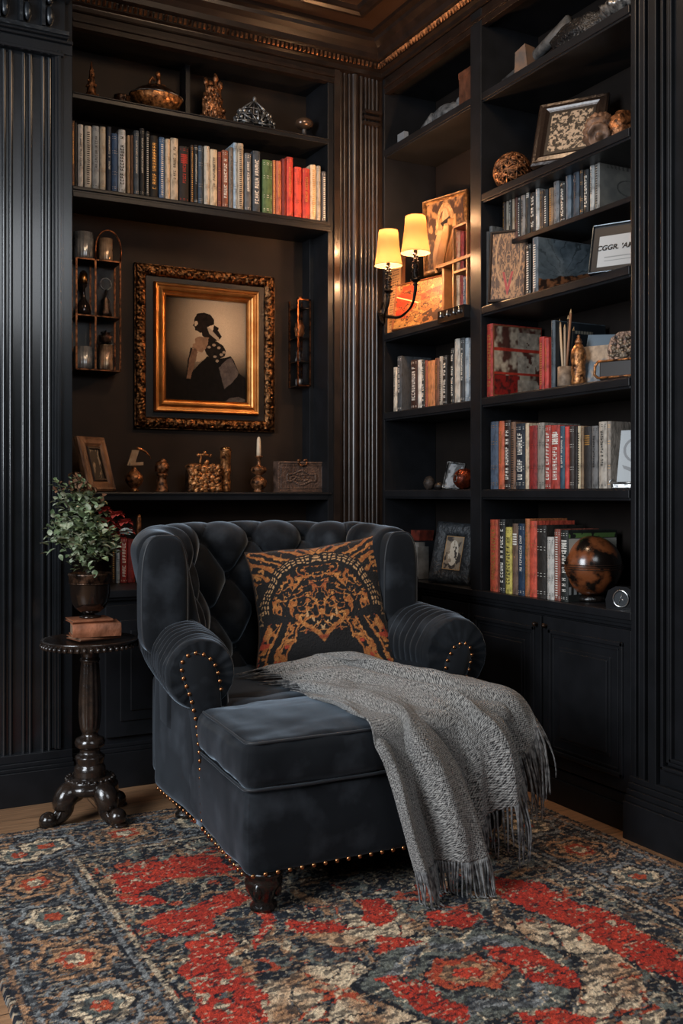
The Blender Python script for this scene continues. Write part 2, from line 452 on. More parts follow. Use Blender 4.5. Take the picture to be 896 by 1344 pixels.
# ================================================================== ARMCHAIR
def velvet():
    m = mat('charcoal_velvet', '181a1d', .8, color2='33373c', scale=8, sheen=1., sheen_tint='a9b8c6', spec=.12, bump=.06, bscale=900, ramp=(.5,.75), rough2=.6)
    return m
VEL = velvet()
PIPE = mat('piping_velvet', '2a2c2f', .5, sheen=.5, sheen_tint='a8b2bc', spec=.4)
NAILM = mat('nailhead_brass', 'b07a50', .28, 1.)
LEGM = mat('carved_ebony', '1a1512', .25, color2='0f0c0a', scale=30, bump=.5, bscale=45, coat=.5)
ch = thing('armchair', 'charcoal velvet button-tufted armchair with deep seat, rolled arms and nailhead trim', 'armchair', (1.5, 3.1, .012))
def cat(P, t):
    n = len(P)-1; x = min(max(t*n, 0), n-1e-6); i = int(x); f = x-i
    p = [np.array(P[min(max(k, 0), n)], float) for k in (i-1, i, i+1, i+2)]
    return .5*((2*p[1]) + (-p[0]+p[2])*f + (2*p[0]-5*p[1]+4*p[2]-p[3])*f*f + (-p[0]+3*p[1]-3*p[2]+p[3])*f**3)
BP = [(1.025,3.20),(1.04,3.34),(1.105,3.49),(1.25,3.585),(1.50,3.615),(1.74,3.585),(1.885,3.50),(1.945,3.36),(1.945,3.22)]
NP = 400
bpts = np.array([cat(BP, i/NP) for i in range(NP+1)])
blen = np.concatenate([[0], np.cumsum(np.linalg.norm(np.diff(bpts, axis=0), axis=1))]); BL = blen[-1]
def bpath(l):
    l = min(max(l, 0), BL); i = min(int(np.searchsorted(blen, l, side='right')-1), NP-1)
    f = (l-blen[i])/max(1e-9, blen[i+1]-blen[i]); p = bpts[i]*(1-f)+bpts[i+1]*f
    t = bpts[min(i+3, NP)]-bpts[max(i-2, 0)]; t = t/np.linalg.norm(t)
    return p, np.array([-t[1], t[0]])      # left normal = outward (path runs left to right round the back)
TH = .075
def topz(l):
    s = l/BL
    return 1.012 + .012*math.sin(PI*s)
Pc, Qc = .225, .27
ZB = .42
def sect(t, H):
    """t: arc length from inner bottom; returns offset n, z, normal (nn, nz), total"""
    hin = H-TH-ZB; arc = PI*TH
    if t < hin: return -TH, ZB+t, (-1., 0.)
    if t < hin+arc:
        a = (t-hin)/TH; return -TH*math.cos(a), H-TH+TH*math.sin(a)*1.0, (-math.cos(a), math.sin(a))
    return TH, H-TH-(t-hin-arc), (1., 0.)
def tuft(l, t, H):
    ls = l - BL/2; tt = t - (H-TH-ZB) - .03      # rows counted from the top roll
    ls += .012*nz((ls*4, tt*4, 1), 1.); tt += .012*nz((ls*4, tt*4, 8), 1.)
    a = ls/Pc + tt/Qc; b = ls/Pc - tt/Qc
    puff = (abs(math.sin(PI*a)*math.sin(PI*b)) + 1e-6)**.42
    ra, rb_ = a-round(a), b-round(b)
    dl = (ra+rb_)/2*Pc; dt = (ra-rb_)/2*Qc
    btn = math.exp(-(dl*dl+dt*dt)/(.020**2))
    return puff*.058 - btn*.024
def fade(x, a, b): 
    x = min(max((x-a)/(b-a), 0), 1); return x*x*(3-2*x)
def bpoint(l, t, extra=0.):
    H = topz(l); hin = H-TH-ZB; n, z, (nn, nzz) = sect(t, H)
    edge = min(l, BL-l)
    m = fade(edge, .075, .16) * (1-.85*fade(t, hin+PI*TH*.12, hin+PI*TH*.55))*(1-fade(t, hin+PI*TH*.55, hin+PI*TH*.95))
    d = tuft(l, t, H)*m + .012*(1-m)
    d += .003*nz((l*1., t, 0), 7)
    k = 1.
    if edge < .03: k = .72+.28*math.sqrt(max(0, 1-(1-edge/.03)**2))
    lean = .16*max(0, z-ZB-.1)
    nn2 = (n + nn*(d+extra))*k + lean*.6*fade(edge, .22, .5)
    z2 = z + nzz*(d+extra)
    z2 = z2 - (1-k)*.035*fade(t, hin-.1, hin+.05)*(1 if t < hin+PI*TH+.1 else 1)
    p, nv = bpath(l)
    X = p[0]+nv[0]*nn2; tp = .17*fade(1.02-z2, 0, .55)
    return (X+(1.5-X)*tp, p[1]+nv[1]*nn2 + .05*fade(z2, .6, 1.05)*(1-fade(edge, .1, .4)), z2)
TT = (1.06-TH-ZB)+PI*TH+.52
def tmap(v):   # finer on the inner face
    return TT*(v*.9 + .1*v*v) if True else v
mb = MB(); NU, NV = 300, 190
def back_fn(u, v):
    # denser near the ends
    e = .045/BL
    return bpoint(BL*u, TT*v)
mb.grid(back_fn, NU, NV)
# close the two ends
for i in (0, NU):
    o = i*(NV+1); mb.f.append(tuple(o+j for j in range(NV+1))); mb.m.append(0); mb.sm.append(True)
backo = part('backrest', mb, VEL, ch)
# smooth facings on the front ends of the wings
def wing_facing(cx, y, half, z0, z1):
    m = MB(); hz = (z1-z0)/2; cz = (z0+z1)/2
    def fn(u, v):
        a = 2*PI*v; c, s_ = math.cos(a), math.sin(a); e = .55
        X = math.copysign(abs(c)**e, c)*half; Z = math.copysign(abs(s_)**(e*.8 if s_ < 0 else .75), s_)*hz
        if u < .7: k = u/.7; return (cx+X*k, y-.024*(1-k**4)**.5-.004, cz+Z*k)
        k = (u-.7)/.3; return (cx+X*(1+.02*k), y-.004+.05*k, cz+Z)
    m.grid(fn, 26, 72, cv=True, flip=True); part('wing_facing', m, VEL, ch)
    L = [(p[0], p[1]-.001, p[2]) for p in (fn(.7, k/72) for k in range(72))]
    part('piping', MB().tube(L, .0042, 6, closed=True), PIPE, ch)
wing_facing(1.020, 3.205, .079, .62, 1.010)
wing_facing(1.942, 3.225, .070, .62, 1.005)
# buttons
bt = None; nb = 0
for i in range(-12, 13):
    for j in range(-12, 13):
        ls = Pc*(i+j)/2; tt = Qc*(i-j)/2; l = ls+BL/2; H = topz(l); t = tt + (H-TH-ZB)+.03
        if min(l, BL-l) < .12 or t < .12 or t > (H-TH-ZB)+PI*TH*.55: continue
        p = bpoint(l, t); q = bpoint(l, t, .01); d = (Vector(q)-Vector(p)).normalized()
        if bt is None:
            bt = MB().ball((0,0,0), (.013,.013,.008), 12, 8).build('button', VEL, ch); o = bt
        else:
            o = bt.copy(); COL.objects.link(o); o.parent = ch
        o.location = Vector(p)+d*.006-ch.location; o.rotation_euler = d.to_track_quat('Z', 'Y').to_euler()

# rolled arms
def arm(c0, c1, r0, r1, sx, nm='arm'):
    """c0 front (x,y,z) centre of the scroll; c1 rear centre"""
    c0 = np.array(c0, float); c1 = np.array(c1, float); m = MB(); L = np.linalg.norm(c1-c0)
    def fn(u, v):
        a = 2*PI*v
        if u < .18:                      # front face, gathered
            k = u/.18; rad = r0*.90*k; y = -.012*(1-k*k)
            gather = .0035*math.sin(a*17+2*math.sin(a*3))*k**1.5
            y += gather; c = c0; return (c[0]+rad*math.cos(a), c[1]+y, c[2]+rad*math.sin(a))
        if u < .30:
            k = (u-.18)/.12; th = k*PI/2; rad = r0*(.90+.10*math.sin(th)); y = .03*(1-math.cos(th))
            c = c0; g = .0035*math.sin(a*17+2*math.sin(a*3))*(1-k)
            return (c[0]+rad*math.cos(a), c[1]+y+g, c[2]+rad*math.sin(a))
        k = (u-.30)/.70; s = .03+k*(L-.03); f = s/L
        c = c0*(1-f)+c1*f; r = r0*(1-f)+r1*f
        outer = .5+.5*math.cos(a-(PI*.75 if sx < 0 else PI*.25))
        ph = s*2*PI/.036 + 1.6*math.sin(a*1.0) + 1.5*nz((a, s*3, 1), 1.3)
        rip = (abs(math.sin(ph/2))**.7-.5)*.019*(.15+.85*outer)*(1-fade(k, .72, 1.))*fade(k, 0, .08)
        rr = r + rip + .004*nz((math.cos(a), math.sin(a), s*4), 2)
        return (c[0]+rr*math.cos(a), c[1]+s*0+ (0), c[2]+rr*math.sin(a)) if False else (c[0]+rr*math.cos(a), c[1], c[2]+rr*math.sin(a))
    m.grid(fn, 190, 72, cv=True, flip=True)
    return m
armL_c0, armL_c1 = (1.058, 2.945, .588), (1.112, 3.46, .635)
armR_c0, armR_c1 = (2.012, 2.945, .580), (1.975, 3.50, .630)
for (c0, c1, r, s) in ((armL_c0, armL_c1, .112, -1), (armR_c0, armR_c1, .132, 1)):
    a = part('arm', arm(c0, c1, r, r*.97, s), VEL, ch)
def cushion(m, x0, x1, y0, y1, z0, z1, r, puff_t=.0, puff_s=.0, n=28, wr=.0, seed=0, mi=0):
    cx, cy, cz = (x0+x1)/2, (y0+y1)/2, (z0+z1)/2; hx, hy, hz = (x1-x0)/2, (y1-y0)/2, (z1-z0)/2
    def sp(k):   # concentrate samples near edges
        s = 2*k-1; return math.copysign(abs(s)**.62, s)
    def f(p):
        q = Vector(p); inner = Vector((max(-hx+r, min(hx-r, q.x)), max(-hy+r, min(hy-r, q.y)), max(-hz+r, min(hz-r, q.z))))
        d = q-inner
        if d.length > 1e-9: q = inner + d.normalized()*r
        a, b, c = q.x/hx, q.y/hy, q.z/hz
        q.z += math.copysign(1, c)*abs(c)**2*puff_t*(1-a*a)*(1-b*b) if c > 0 else 0
        q.x += a*abs(a)*puff_s*(1-c*c)*(1-b**4); q.y += b*abs(b)*puff_s*(1-c*c)*(1-a**4)
        if wr:
            e = wr*nz((q.x+cx, q.y+cy, q.z+cz), 9, seed)+wr*.5*nz((q.x+cx, q.y+cy, q.z+cz), 22, seed)
            q += Vector((a, b, c))*e
        return (cx+q.x, cy+q.y, cz+q.z)
    for ax in range(3):
        for s in (-1, 1):
            def g(u, v, ax=ax, s=s):
                a, b = sp(u), sp(v)
                p = [0, 0, 0]; p[ax] = s; p[(ax+1) % 3] = a; p[(ax+2) % 3] = b
                return f((p[0]*hx, p[1]*hy, p[2]*hz))
            m.grid(g, n, n, mi=mi, flip=(s < 0))
    return m
def rrect(x0, x1, y0, y1, z, r, n=6):
    out = []
    for (cx, cy, a0) in ((x1-r, y1-r, 0), (x0+r, y1-r, PI/2), (x0+r, y0+r, PI), (x1-r, y0+r, 3*PI/2)):
        for k in range(n+1):
            a = a0+PI/2*k/n; out.append((cx+r*math.cos(a), cy+r*math.sin(a), z))
    d = []
    for i in range(len(out)):
        p, q = Vector(out[i]), Vector(out[(i+1) % len(out)]); k = max(1, int((q-p).length/.03))
        for j in range(k): d.append(tuple(p.lerp(q, j/k)))
    return d
CX0, CX1, CY0 = 1.052, 1.868, 2.478
def flare(p):
    k = max(0, 2.95-p[1])/.46; w = max(0, 1-(p[0]-CX0)/(CX1-CX0)); return (p[0]-.034*k*w, p[1], p[2])
m = cushion(MB(), CX0, CX1, CY0, 3.1, .118, .352, .022, 0, .010, 30, .004, 3)
m.v = [flare(p) for p in m.v]; part('seat_base', m, VEL, ch)
m = cushion(MB(), CX0-.006, CX1+.006, CY0-.008, 2.97, .352, .482, .030, .022, .014, 34, .005, 5)
m = cushion(m, 1.14, 1.90, 2.93, 3.58, .352, .488, .03, .012, .0, 16, .004, 6)
m.v = [flare(p) for p in m.v]; part('seat_cushion', m, VEL, ch)
pm = MB()
for z, g in ((.3535, .002), (.478, -.006)):
    L = rrect(CX0-.004-g, CX1+.004+g, CY0-.006-g, 2.95, z, .035)
    L = [(p[0]+.002*nz(p, 9), p[1]+.002*nz(p, 9, 3), p[2]+.003*nz(p, 7, 5)) for p in L]; L = [flare(p) for p in L]
    pm.tube(L, .0042, 6, closed=True)
part('piping', pm, PIPE, ch)
# arm supports (outside panels) and rear base
m = MB(); cushion(m, 1.048, 1.16, 2.965, 3.43, .116, .56, .03, 0, .006, 18, .003, 2)
part('side_panel', m, VEL, ch)
m = MB(); cushion(m, 1.88, 2.045, 2.965, 3.52, .116, .56, .02, 0, .006, 18, .003, 4)
part('side_panel', m, VEL, ch)
m = MB(); cushion(m, 1.09, 1.95, 2.99, 3.60, .116, .50, .04, 0, .004, 14)
part('rear_base', m, VEL, ch)
# teardrop facings on the arm fronts, with nailheads
YF = 2.925
nail = None
def put_nail(p, d, r=1.):
    global nail
    if nail is None:
        nail = MB().lathe([(.0068,0),(.0066,.002),(.0045,.0048),(.001,.006)], seg=12).build('nailhead', NAILM, ch); o = nail
    else:
        o = nail.copy(); COL.objects.link(o); o.parent = ch
    o.location = Vector(p)-ch.location; o.rotation_euler = Vector(d).to_track_quat('Z', 'Y').to_euler(); return o
def resample(P, step):
    out = [Vector(P[0])]; acc = 0; 
    P = [Vector(p) for p in P]
    for a, b in zip(P, P[1:]):
        L = (b-a).length; t = step-acc
        while t <= L: out.append(a.lerp(b, t/L)); t += step
        acc = (acc+L) % step if L+acc >= step else acc+L
    return out
def facing(poly_px, nails_px, close_bottom):
    P = [onY(x, y, YF) for x, y in poly_px]; m = MB(); n = len(P)
    c = (sum(p[0] for p in P)/n, YF-.006, sum(p[2] for p in P)/n)
    f = [(p[0], YF+.005, p[2]) for p in P]
    g = [(p[0]*.93+c[0]*.07, YF-.004, p[2]*.97+c[2]*.03) for p in P]
    r = [(p[0], YF+.06, p[2]) for p in P]
    vs = r+f+g+[c]; fs = []
    for i in range(n):
        j = (i+1) % n; fs += [(i, j, n+j, n+i), (n+i, n+j, 2*n+j, 2*n+i), (2*n+i, 2*n+j, 3*n)]
    m.add(vs, fs, 0, True); part('arm_facing', m, VEL, ch)
    for p in resample([onY(x, y, YF-.001) for x, y in nails_px], .0265): put_nail(p, (0, -1, 0))
lpts = [(266,1088),(264,1040),(262,990),(258,950),(250,915),(241,892),(237,873),(243,862),(256,857),(270,860),(281,870),(287,886),(290,905),(291,925),(293,960),(300,1088)]
facing(lpts, lpts[:13], 0)
rpts = [(575,905),(583,885),(587,866),(595,850),(607,843),(616,848),(619,860),(616,876),(610,892),(606,910),(600,1050),(570,1050)]
facing(rpts, rpts[:10], 0)
# nailheads round the foot of the seat base
zb = .128
for i in range(24): put_nail(flare((CX0+.012+i*.0345, CY0-.0105-.002*math.sin(i*.14), zb)), (0, -1, 0))
for i in range(12): put_nail(flare((CX0-.0075, CY0+.020+i*.036, zb)), (-1, 0, 0))
for i in range(12): put_nail((1.0455, 2.985+i*.034, .128), (-1, 0, 0))
# legs
def chair_leg(x, y):
    def fl(a, z): return .06*math.cos(a*4) + .025*math.sin(a*12+z*90)
    m = MB().lathe([(.030,0),(.036,.004),(.037,.014),(.028,.024),(.032,.034),(.042,.052),(.050,.07),(.052,.084),(.046,.094),(.054,.10),(.055,.112)], (x, y, .012), 32, flute=fl)
    for k in range(4):
        a = PI/4+k*PI/2; m.ball((x+.040*math.cos(a), y+.040*math.sin(a), .075), (.014,.014,.024), 8, 8)
    part('leg', m, LEGM, ch)
for x, y in ((1.082, 2.520), (1.79, 2.535), (1.15, 3.37), (1.92, 3.40)): chair_leg(x, y)

# ================================================================== CUSHION
def pillow_pat(u, v):
    x = (u-.5)*2; y = (v-.5)*2; a = np.abs(x)
    wx = a + .13*(fnoise(a, y, 3.5, 1)-.5)+.03*(fnoise(a,y,20,6)-.5); wy = y + .15*(fnoise(a, y, 3.5, 2)-.5)+.03*(fnoise(a,y,20,7)-.5)
    blk = hexl('14110f'); org = hexl('a9622f'); tan = hexl('c99a6a'); red = hexl('8f3420'); lt = hexl('cf8c4c')
    base = mix(np.broadcast_to(blk, x.shape+(3,)), np.broadcast_to(hexl('1c1a1b'), x.shape+(3,)), fnoise(a, y, 9, 3))
    n1 = fnoise(wx, wy, 5.5, 21, 2); n2 = fnoise(wx, wy, 10, 31, 2); n3 = fnoise(wx, wy, 20, 41, 2)
    ring = (wx/.92)**2 + ((wy+.18)/.98)**2      # dome outline
    dome = (ring < .80) & (wy > -.28+.25*wx)
    curl = (np.abs(n1-.5) < .042) | (np.abs(n2-.5) < .040)
    cent = np.exp(-((wx/.55)**2+((wy-.15)/.42)**2)*1.1)
    m_in = dome & (curl | ((n3 > .66) & (n2 > .5))) & (ring < .72) & ((np.abs(ring-.33) > .022))
    c = base
    oc = mix(np.broadcast_to(org, x.shape+(3,)), np.broadcast_to(lt, x.shape+(3,)), (n3-.35)*2)
    oc = mix(oc, np.broadcast_to(red, x.shape+(3,)), (fnoise(a, y, 4, 55)-.60)*6)
    c = np.where(m_in[..., None], oc, c)
    line = ((np.abs(ring-.87) < .020) | (np.abs(ring-.96) < .020) | (np.abs(ring-1.05) < .014)) & (wy > -.12) 
    dots = np.sin(np.arctan2(wy+.18, wx)*70) > -.35
    c = np.where((line & dots)[..., None], tan, c)
    # lower shield
    v1 = np.abs((wy+.62) - wx*1.15)
    shield = (v1 < .05) & (wx < .42) & (wy < -.15)
    c = np.where(shield[..., None], oc*.9, c)
    v2 = np.abs((wy+.46) - wx*1.15); c = np.where(((v2 < .03) & (wx < .26) & (np.sin(wx*90) > 0))[..., None], tan, c)
    sh3 = (wx < .34) & (wy > -.5) & (wy < -.22) & curl; c = np.where(sh3[..., None], oc, c)
    # lower wings
    for k, s in ((0, 1.), (.33, .9)):
        d = np.abs(wx - (.47+k+ (-(wy)-.35)*.36)); wing = (d < .12) & (wy < -.24)
        c = np.where((wing & ((np.abs(n2-.5) < .075) | (np.abs(n1-.5) < .05) | (np.abs(d-.09) < .014)))[..., None], oc, c)
        c = np.where((wing & (fnoise(a, y, 9, 77) > .68))[..., None], red*1.6, c)
    # upper corners
    cor = (wy > .42) & (ring > 1.13)
    st = np.sin((wx*.6-wy)*38 + 5*n1)
    c = np.where((cor & ((st > .45) | (n3 > .66)))[..., None], oc*.85, c)
    side = (ring > 1.1) & (wy < .42) & (wy > -.25) & (np.abs(n2-.5) < .05)
    c = np.where(side[..., None], tan*.6, c)
    tex = .68+.5*np.random.RandomState(5).rand(*x.shape)
    return c*tex[..., None]
pl_root = thing('throw_pillow', 'square black cushion with orange woven scroll pattern leaning in the armchair', 'cushion', (1.652, 3.262, .50), (math.radians(-17), math.radians(-5), math.radians(-23)))
S = .262; PN = 190
def pil(sgn):
    def fn(u, v):
        a, b = 2*u-1, 2*v-1
        x = S*a*(1-.11*(1-b*b)) * 1.0; z = S*.93*b*(1-.10*(1-a*a))
        t = ((1-a*a)*(1-b*b))**.42*.078
        t += .006*nz((a*2, b*2, sgn), 1.3)*(1-a*a)*(1-b*b)
        x += .010*nz((b*1.3, 0, 2))*abs(a); z += .012*nz((a*1.6, 0, 5))*abs(b) + .010*a*(b > 0)*b
        t += .0025*(nz((a*30, b*30, sgn)))*(1-a*a)*(1-b*b)
        return (x, sgn*t, z+S*.93)
    return fn
PM = mat('woven_cushion_cloth', '222222', .85, attr=True, sheen=.2, bump=.5, bscale=260)
m = MB().grid(pil(-1), PN, PN); m.c = colgrid(PN, PN, pillow_pat); m.build('front_cover', PM, pl_root)
MB().grid(pil(1), 60, 60).build('back_cover', mat('black_cloth', '15130f', .8, sheen=.2), pl_root)
e = []
for k in range(120):
    t = k/120*4; i = int(t); f = t-i
    u, v = [(f, 0), (1, f), (1-f, 1), (0, 1-f)][i]
    e.append(pil(-1)(u, v))
MB().tube(e, .004, 6, closed=True).build('piping', mat('cushion_edging', '3a2a1e', .8), pl_root)

# ================================================================== THROW
net = [
 [onZ(418,918,.500), onZ(402,909,.505), onZ(386,901,.508), onZ(371,894,.512), onZ(357,888,.515), onZ(345,883,.52)],
 [onZ(446,931,.503), onZ(441,916,.520), onZ(435,903,.525), onZ(428,890,.535), onZ(418,877,.55), onZ(404,866,.56)],
 [onY(472,953,2.52), onZ(481,930,.515), onZ(480,910,.522), onZ(475,893,.535), onZ(465,873,.56), onZ(452,856,.60)],
 [onY(492,985,2.455), onY(515,950,2.475), onZ(530,926,.515), onZ(530,906,.53), onZ(525,889,.545), onZ(512,872,.56)],
 [onY(507,1022,2.43), onY(532,982,2.44), onY(560,950,2.440), onZ(578,921,.518), onZ(582,903,.535), onZ(575,884,.548)],
 [onY(521,1066,2.41), onY(553,1030,2.40), onY(590,985,2.42), onY(613,948,2.465), onZ(627,915,.52), onZ(622,893,.538)],
 [onY(532,1106,2.395), onY(570,1082,2.375), onY(612,1040,2.385), onY(641,978,2.42), onY(668,930,2.465), onY(672,911,2.60)],
 [onY(541,1142,2.375), onY(583,1132,2.355), onY(624,1117,2.365), onY(657,1055,2.41), onY(688,988,2.44), onY(703,944,2.49)],
]
net = np.array(net)
def cr1(P, x):
    n = len(P)-1; x = min(max(x*n, 0), n-1e-6); i = int(x); f = x-i
    def g(k):
        if k < 0: return 2*P[0]-P[1]
        if k > n: return 2*P[n]-P[n-1]
        return P[k]
    a, b, c, d = g(i-1), g(i), g(i+1), g(i+2)
    return .5*((2*b) + (-a+c)*f + (2*a-5*b+4*c-d)*f*f + (-a+3*b-3*c+d)*f**3)
def throw_base(u, v):
    cols = [cr1(net[:, j], u) for j in range(6)]
    return cr1(cols, v)
_u, _v, _e = .15, .5, .01
_n = np.cross(throw_base(_u, _v+_e)-throw_base(_u, _v-_e), throw_base(_u+_e, _v)-throw_base(_u-_e, _v))
THROW_SIGN = 1. if _n[2] > 0 else -1.
def push_out(q):
    """keep the cloth on the outside of the seat cushion and the arm front"""
    r = .035; mg = .010
    lo = np.array([CX0-.02+r, CY0-.022+r, .10]); hi = np.array([CX1+.006-r, 3.4, .500-r])
    c = np.minimum(np.maximum(q, lo), hi); d = q-c; L = np.linalg.norm(d)
    if L < 1e-6:      # inside the core: leave by the nearest open side
        g = {(0, 0, 1): hi[2]-q[2], (0, -1, 0): q[1]-lo[1], (1, 0, 0): hi[0]-q[0]}
        k = min(g, key=g.get); return q + np.array(k)*(g[k]+r+mg)
    if L < r+mg: return c + d/L*(r+mg)
    return q
def throw_pt(u, v, off=0.):
    p = throw_base(u, v); e = .012
    du = throw_base(min(u+e, 1), v)-throw_base(max(u-e, 0), v); dv = throw_base(u, min(v+e, 1))-throw_base(u, max(v-e, 0))
    n = np.cross(dv, du); n = n/max(1e-9, np.linalg.norm(n))
    n = n*THROW_SIGN
    hang = fade(u, .30, .85)
    # pleats that run down the drop and spread from the shoulder of the cushion
    ph = v*2*PI*3.6 + .9*math.sin(u*3.2) + 1.3*nz((v*2, u*1.4, 0), 1.)
    s = math.sin(ph); fold = (math.copysign(abs(s)**.8, s))*(.012+.036*hang)
    ph2 = v*2*PI*8.5 + 2.2*nz((v*2.5, u*2.5, 4), 1.3)
    fold += math.sin(ph2)*(.003+.010*hang)
    fold += .012*(1-hang)*nz((u*5, v*4, 2), 1.6)+.010*(1-hang)*abs(nz((u*4+v*3, v*7-u*2, 9), 1.5))
    fold += .0016*nz((u*50, v*50, 3))
    ed = min(v, 1-v); fold *= 1-.65*fade(v, .62, .85)*fade(u, .5, .7)
    q = p + n*(fold*(.35+.65*fade(ed, 0, .06)) + off + .010)
    return push_out(q)
TU, TV = 210, 150
m = MB(); m.grid(lambda u, v: tuple(throw_pt(u, v)), TU, TV)
def throw_pat(u, v):
    U = u*1.5; V = v*.95
    rs = np.random.RandomState(3)
    tw = np.sin((U*1.0+V*.8)*2*PI*62)*np.sin((V*1.0-U*.5)*2*PI*70)
    n = vnoise(U, V, 150, 4); n2 = fnoise(U, V, 6, 8)
    k = np.clip(.42+.5*tw*.8+.8*(n-.5)+.25*(n2-.5), 0, 1)
    return mix(np.broadcast_to(hexl('3a3a3c'), u.shape+(3,)), np.broadcast_to(hexl('b9b6b0'), u.shape+(3,)), k)
th = thing('throw_blanket', 'grey woven throw blanket with long fringe draped over the front of the armchair seat', 'blanket', (1.75, 2.6, .3))
def throw_mat(name):
    m_ = bpy.data.materials.new(name); m_.use_nodes = True; nt = m_.node_tree; N = nt.nodes; L = nt.links; p = N['Principled BSDF']
    p.inputs['Roughness'].default_value = .9; p.inputs['Sheen Weight'].default_value = .25; p.inputs['Specular IOR Level'].default_value = .2
    a = N.new('ShaderNodeUVMap'); mp = N.new('ShaderNodeMapping'); L.new(a.outputs['UV'], mp.inputs['Vector'])
    mp.inputs['Rotation'].default_value = (0, 0, .6)
    ck = N.new('ShaderNodeTexNoise'); ck.inputs['Scale'].default_value = 1.; ck.inputs['Detail'].default_value = 2
    m2 = N.new('ShaderNodeMapping'); m2.inputs['Scale'].default_value = (90, 240, 1); L.new(mp.outputs['Vector'], m2.inputs['Vector']); L.new(m2.outputs['Vector'], ck.inputs['Vector'])
    wv = N.new('ShaderNodeTexWave'); wv.inputs['Scale'].default_value = 46; wv.inputs['Distortion'].default_value = 3.; wv.inputs['Detail'].default_value = 2; wv.inputs['Detail Scale'].default_value = 3
    L.new(mp.outputs['Vector'], wv.inputs['Vector'])
    ad = N.new('ShaderNodeMath'); ad.operation = 'MULTIPLY_ADD'; ad.inputs[1].default_value = .42; L.new(wv.outputs['Fac'], ad.inputs[0]); 
    sc2 = N.new('ShaderNodeMapRange'); sc2.inputs['From Min'].default_value = .3; sc2.inputs['From Max'].default_value = .7; sc2.inputs['To Min'].default_value = -.35; sc2.inputs['To Max'].default_value = .85; L.new(ck.outputs['Fac'], sc2.inputs['Value'])
    L.new(sc2.outputs['Result'], ad.inputs[2])
    r = N.new('ShaderNodeValToRGB'); r.color_ramp.elements[0].color = (*lin('1e1e20'), 1); r.color_ramp.elements[1].color = (*lin('b9b6b0'), 1)
    L.new(ad.outputs[0], r.inputs['Fac']); L.new(r.outputs['Color'], p.inputs['Base Color'])
    b = N.new('ShaderNodeBump'); b.inputs['Strength'].default_value = .8; b.inputs['Distance'].default_value = .003
    L.new(ad.outputs[0], b.inputs['Height']); L.new(b.outputs['Normal'], p.inputs['Normal'])
    return m_
o = part('blanket_cloth', m, throw_mat('grey_woven_wool'), th, recalc=False)
uvl = o.data.uv_layers.new(name='UVMap'); NVt = TV+1
vi = np.zeros(len(o.data.loops), np.int32); o.data.loops.foreach_get('vertex_index', vi)
uv = np.stack([(vi//NVt)/TU*1.35, (vi % NVt)/TV*.80], 1).astype(np.float32); uvl.data.foreach_set('uv', uv.ravel())
sd = o.modifiers.new('thick', 'SOLIDIFY'); sd.thickness = .005; sd.offset = 0
fr = MB(); fr2 = MB(); rs = random.Random(4)
def strand(m, p, d, L, wob, grav, r=.0022, zmin=.018):
    pts = []; p = Vector(p); d = Vector(d).normalized(); q = Vector((rs.uniform(-1,1), rs.uniform(-1,1), 0))
    n = 9; lo = rs.uniform(0, 6)
    for i in range(n+1):
        t = i/n; pts.append(Vector(p))
        dd = (d*(1-t*grav)+Vector((0,0,-1))*t*grav).normalized()
        w = q*math.sin(t*6+lo)*wob
        p = p + (dd+w).normalized()*L/n
        if p.z < zmin: p.z = zmin; p += Vector((rs.uniform(-.003,.003), -.004, 0))
    m.tube(pts, lambda t: r*(1.15-.55*t), 4)
nS = 135
for i in range(nS):
    v = (i+.5)/nS; p = throw_pt(1., v); q = throw_pt(.975, v); d = Vector(p-q)
    L = .125*(1+rs.uniform(-.18, .15)) if v < .62 else .20*(1+rs.uniform(-.2, .2))
    strand(fr, p, d.normalized()+Vector((rs.uniform(-.12,.12), rs.uniform(-.15,.05), -.2)), L, .16, .9, .0032)
for i in range(60):
    v = (i+.5)/60; p = throw_pt(0., v); q = throw_pt(.03, v); d = Vector(p-q)
    strand(fr2, p, d.normalized()+Vector((rs.uniform(-.25,.25), rs.uniform(-.25,.25), .02)), .085*(1+rs.uniform(-.25, .3)), .2, .02, .0024, .502)
FRM = mat('fringe_wool', '8a8987', .9, color2='333335', scale=60, sheen=.2)
o = part('fringe', fr, FRM, th); o = part('fringe', fr2, FRM, th)
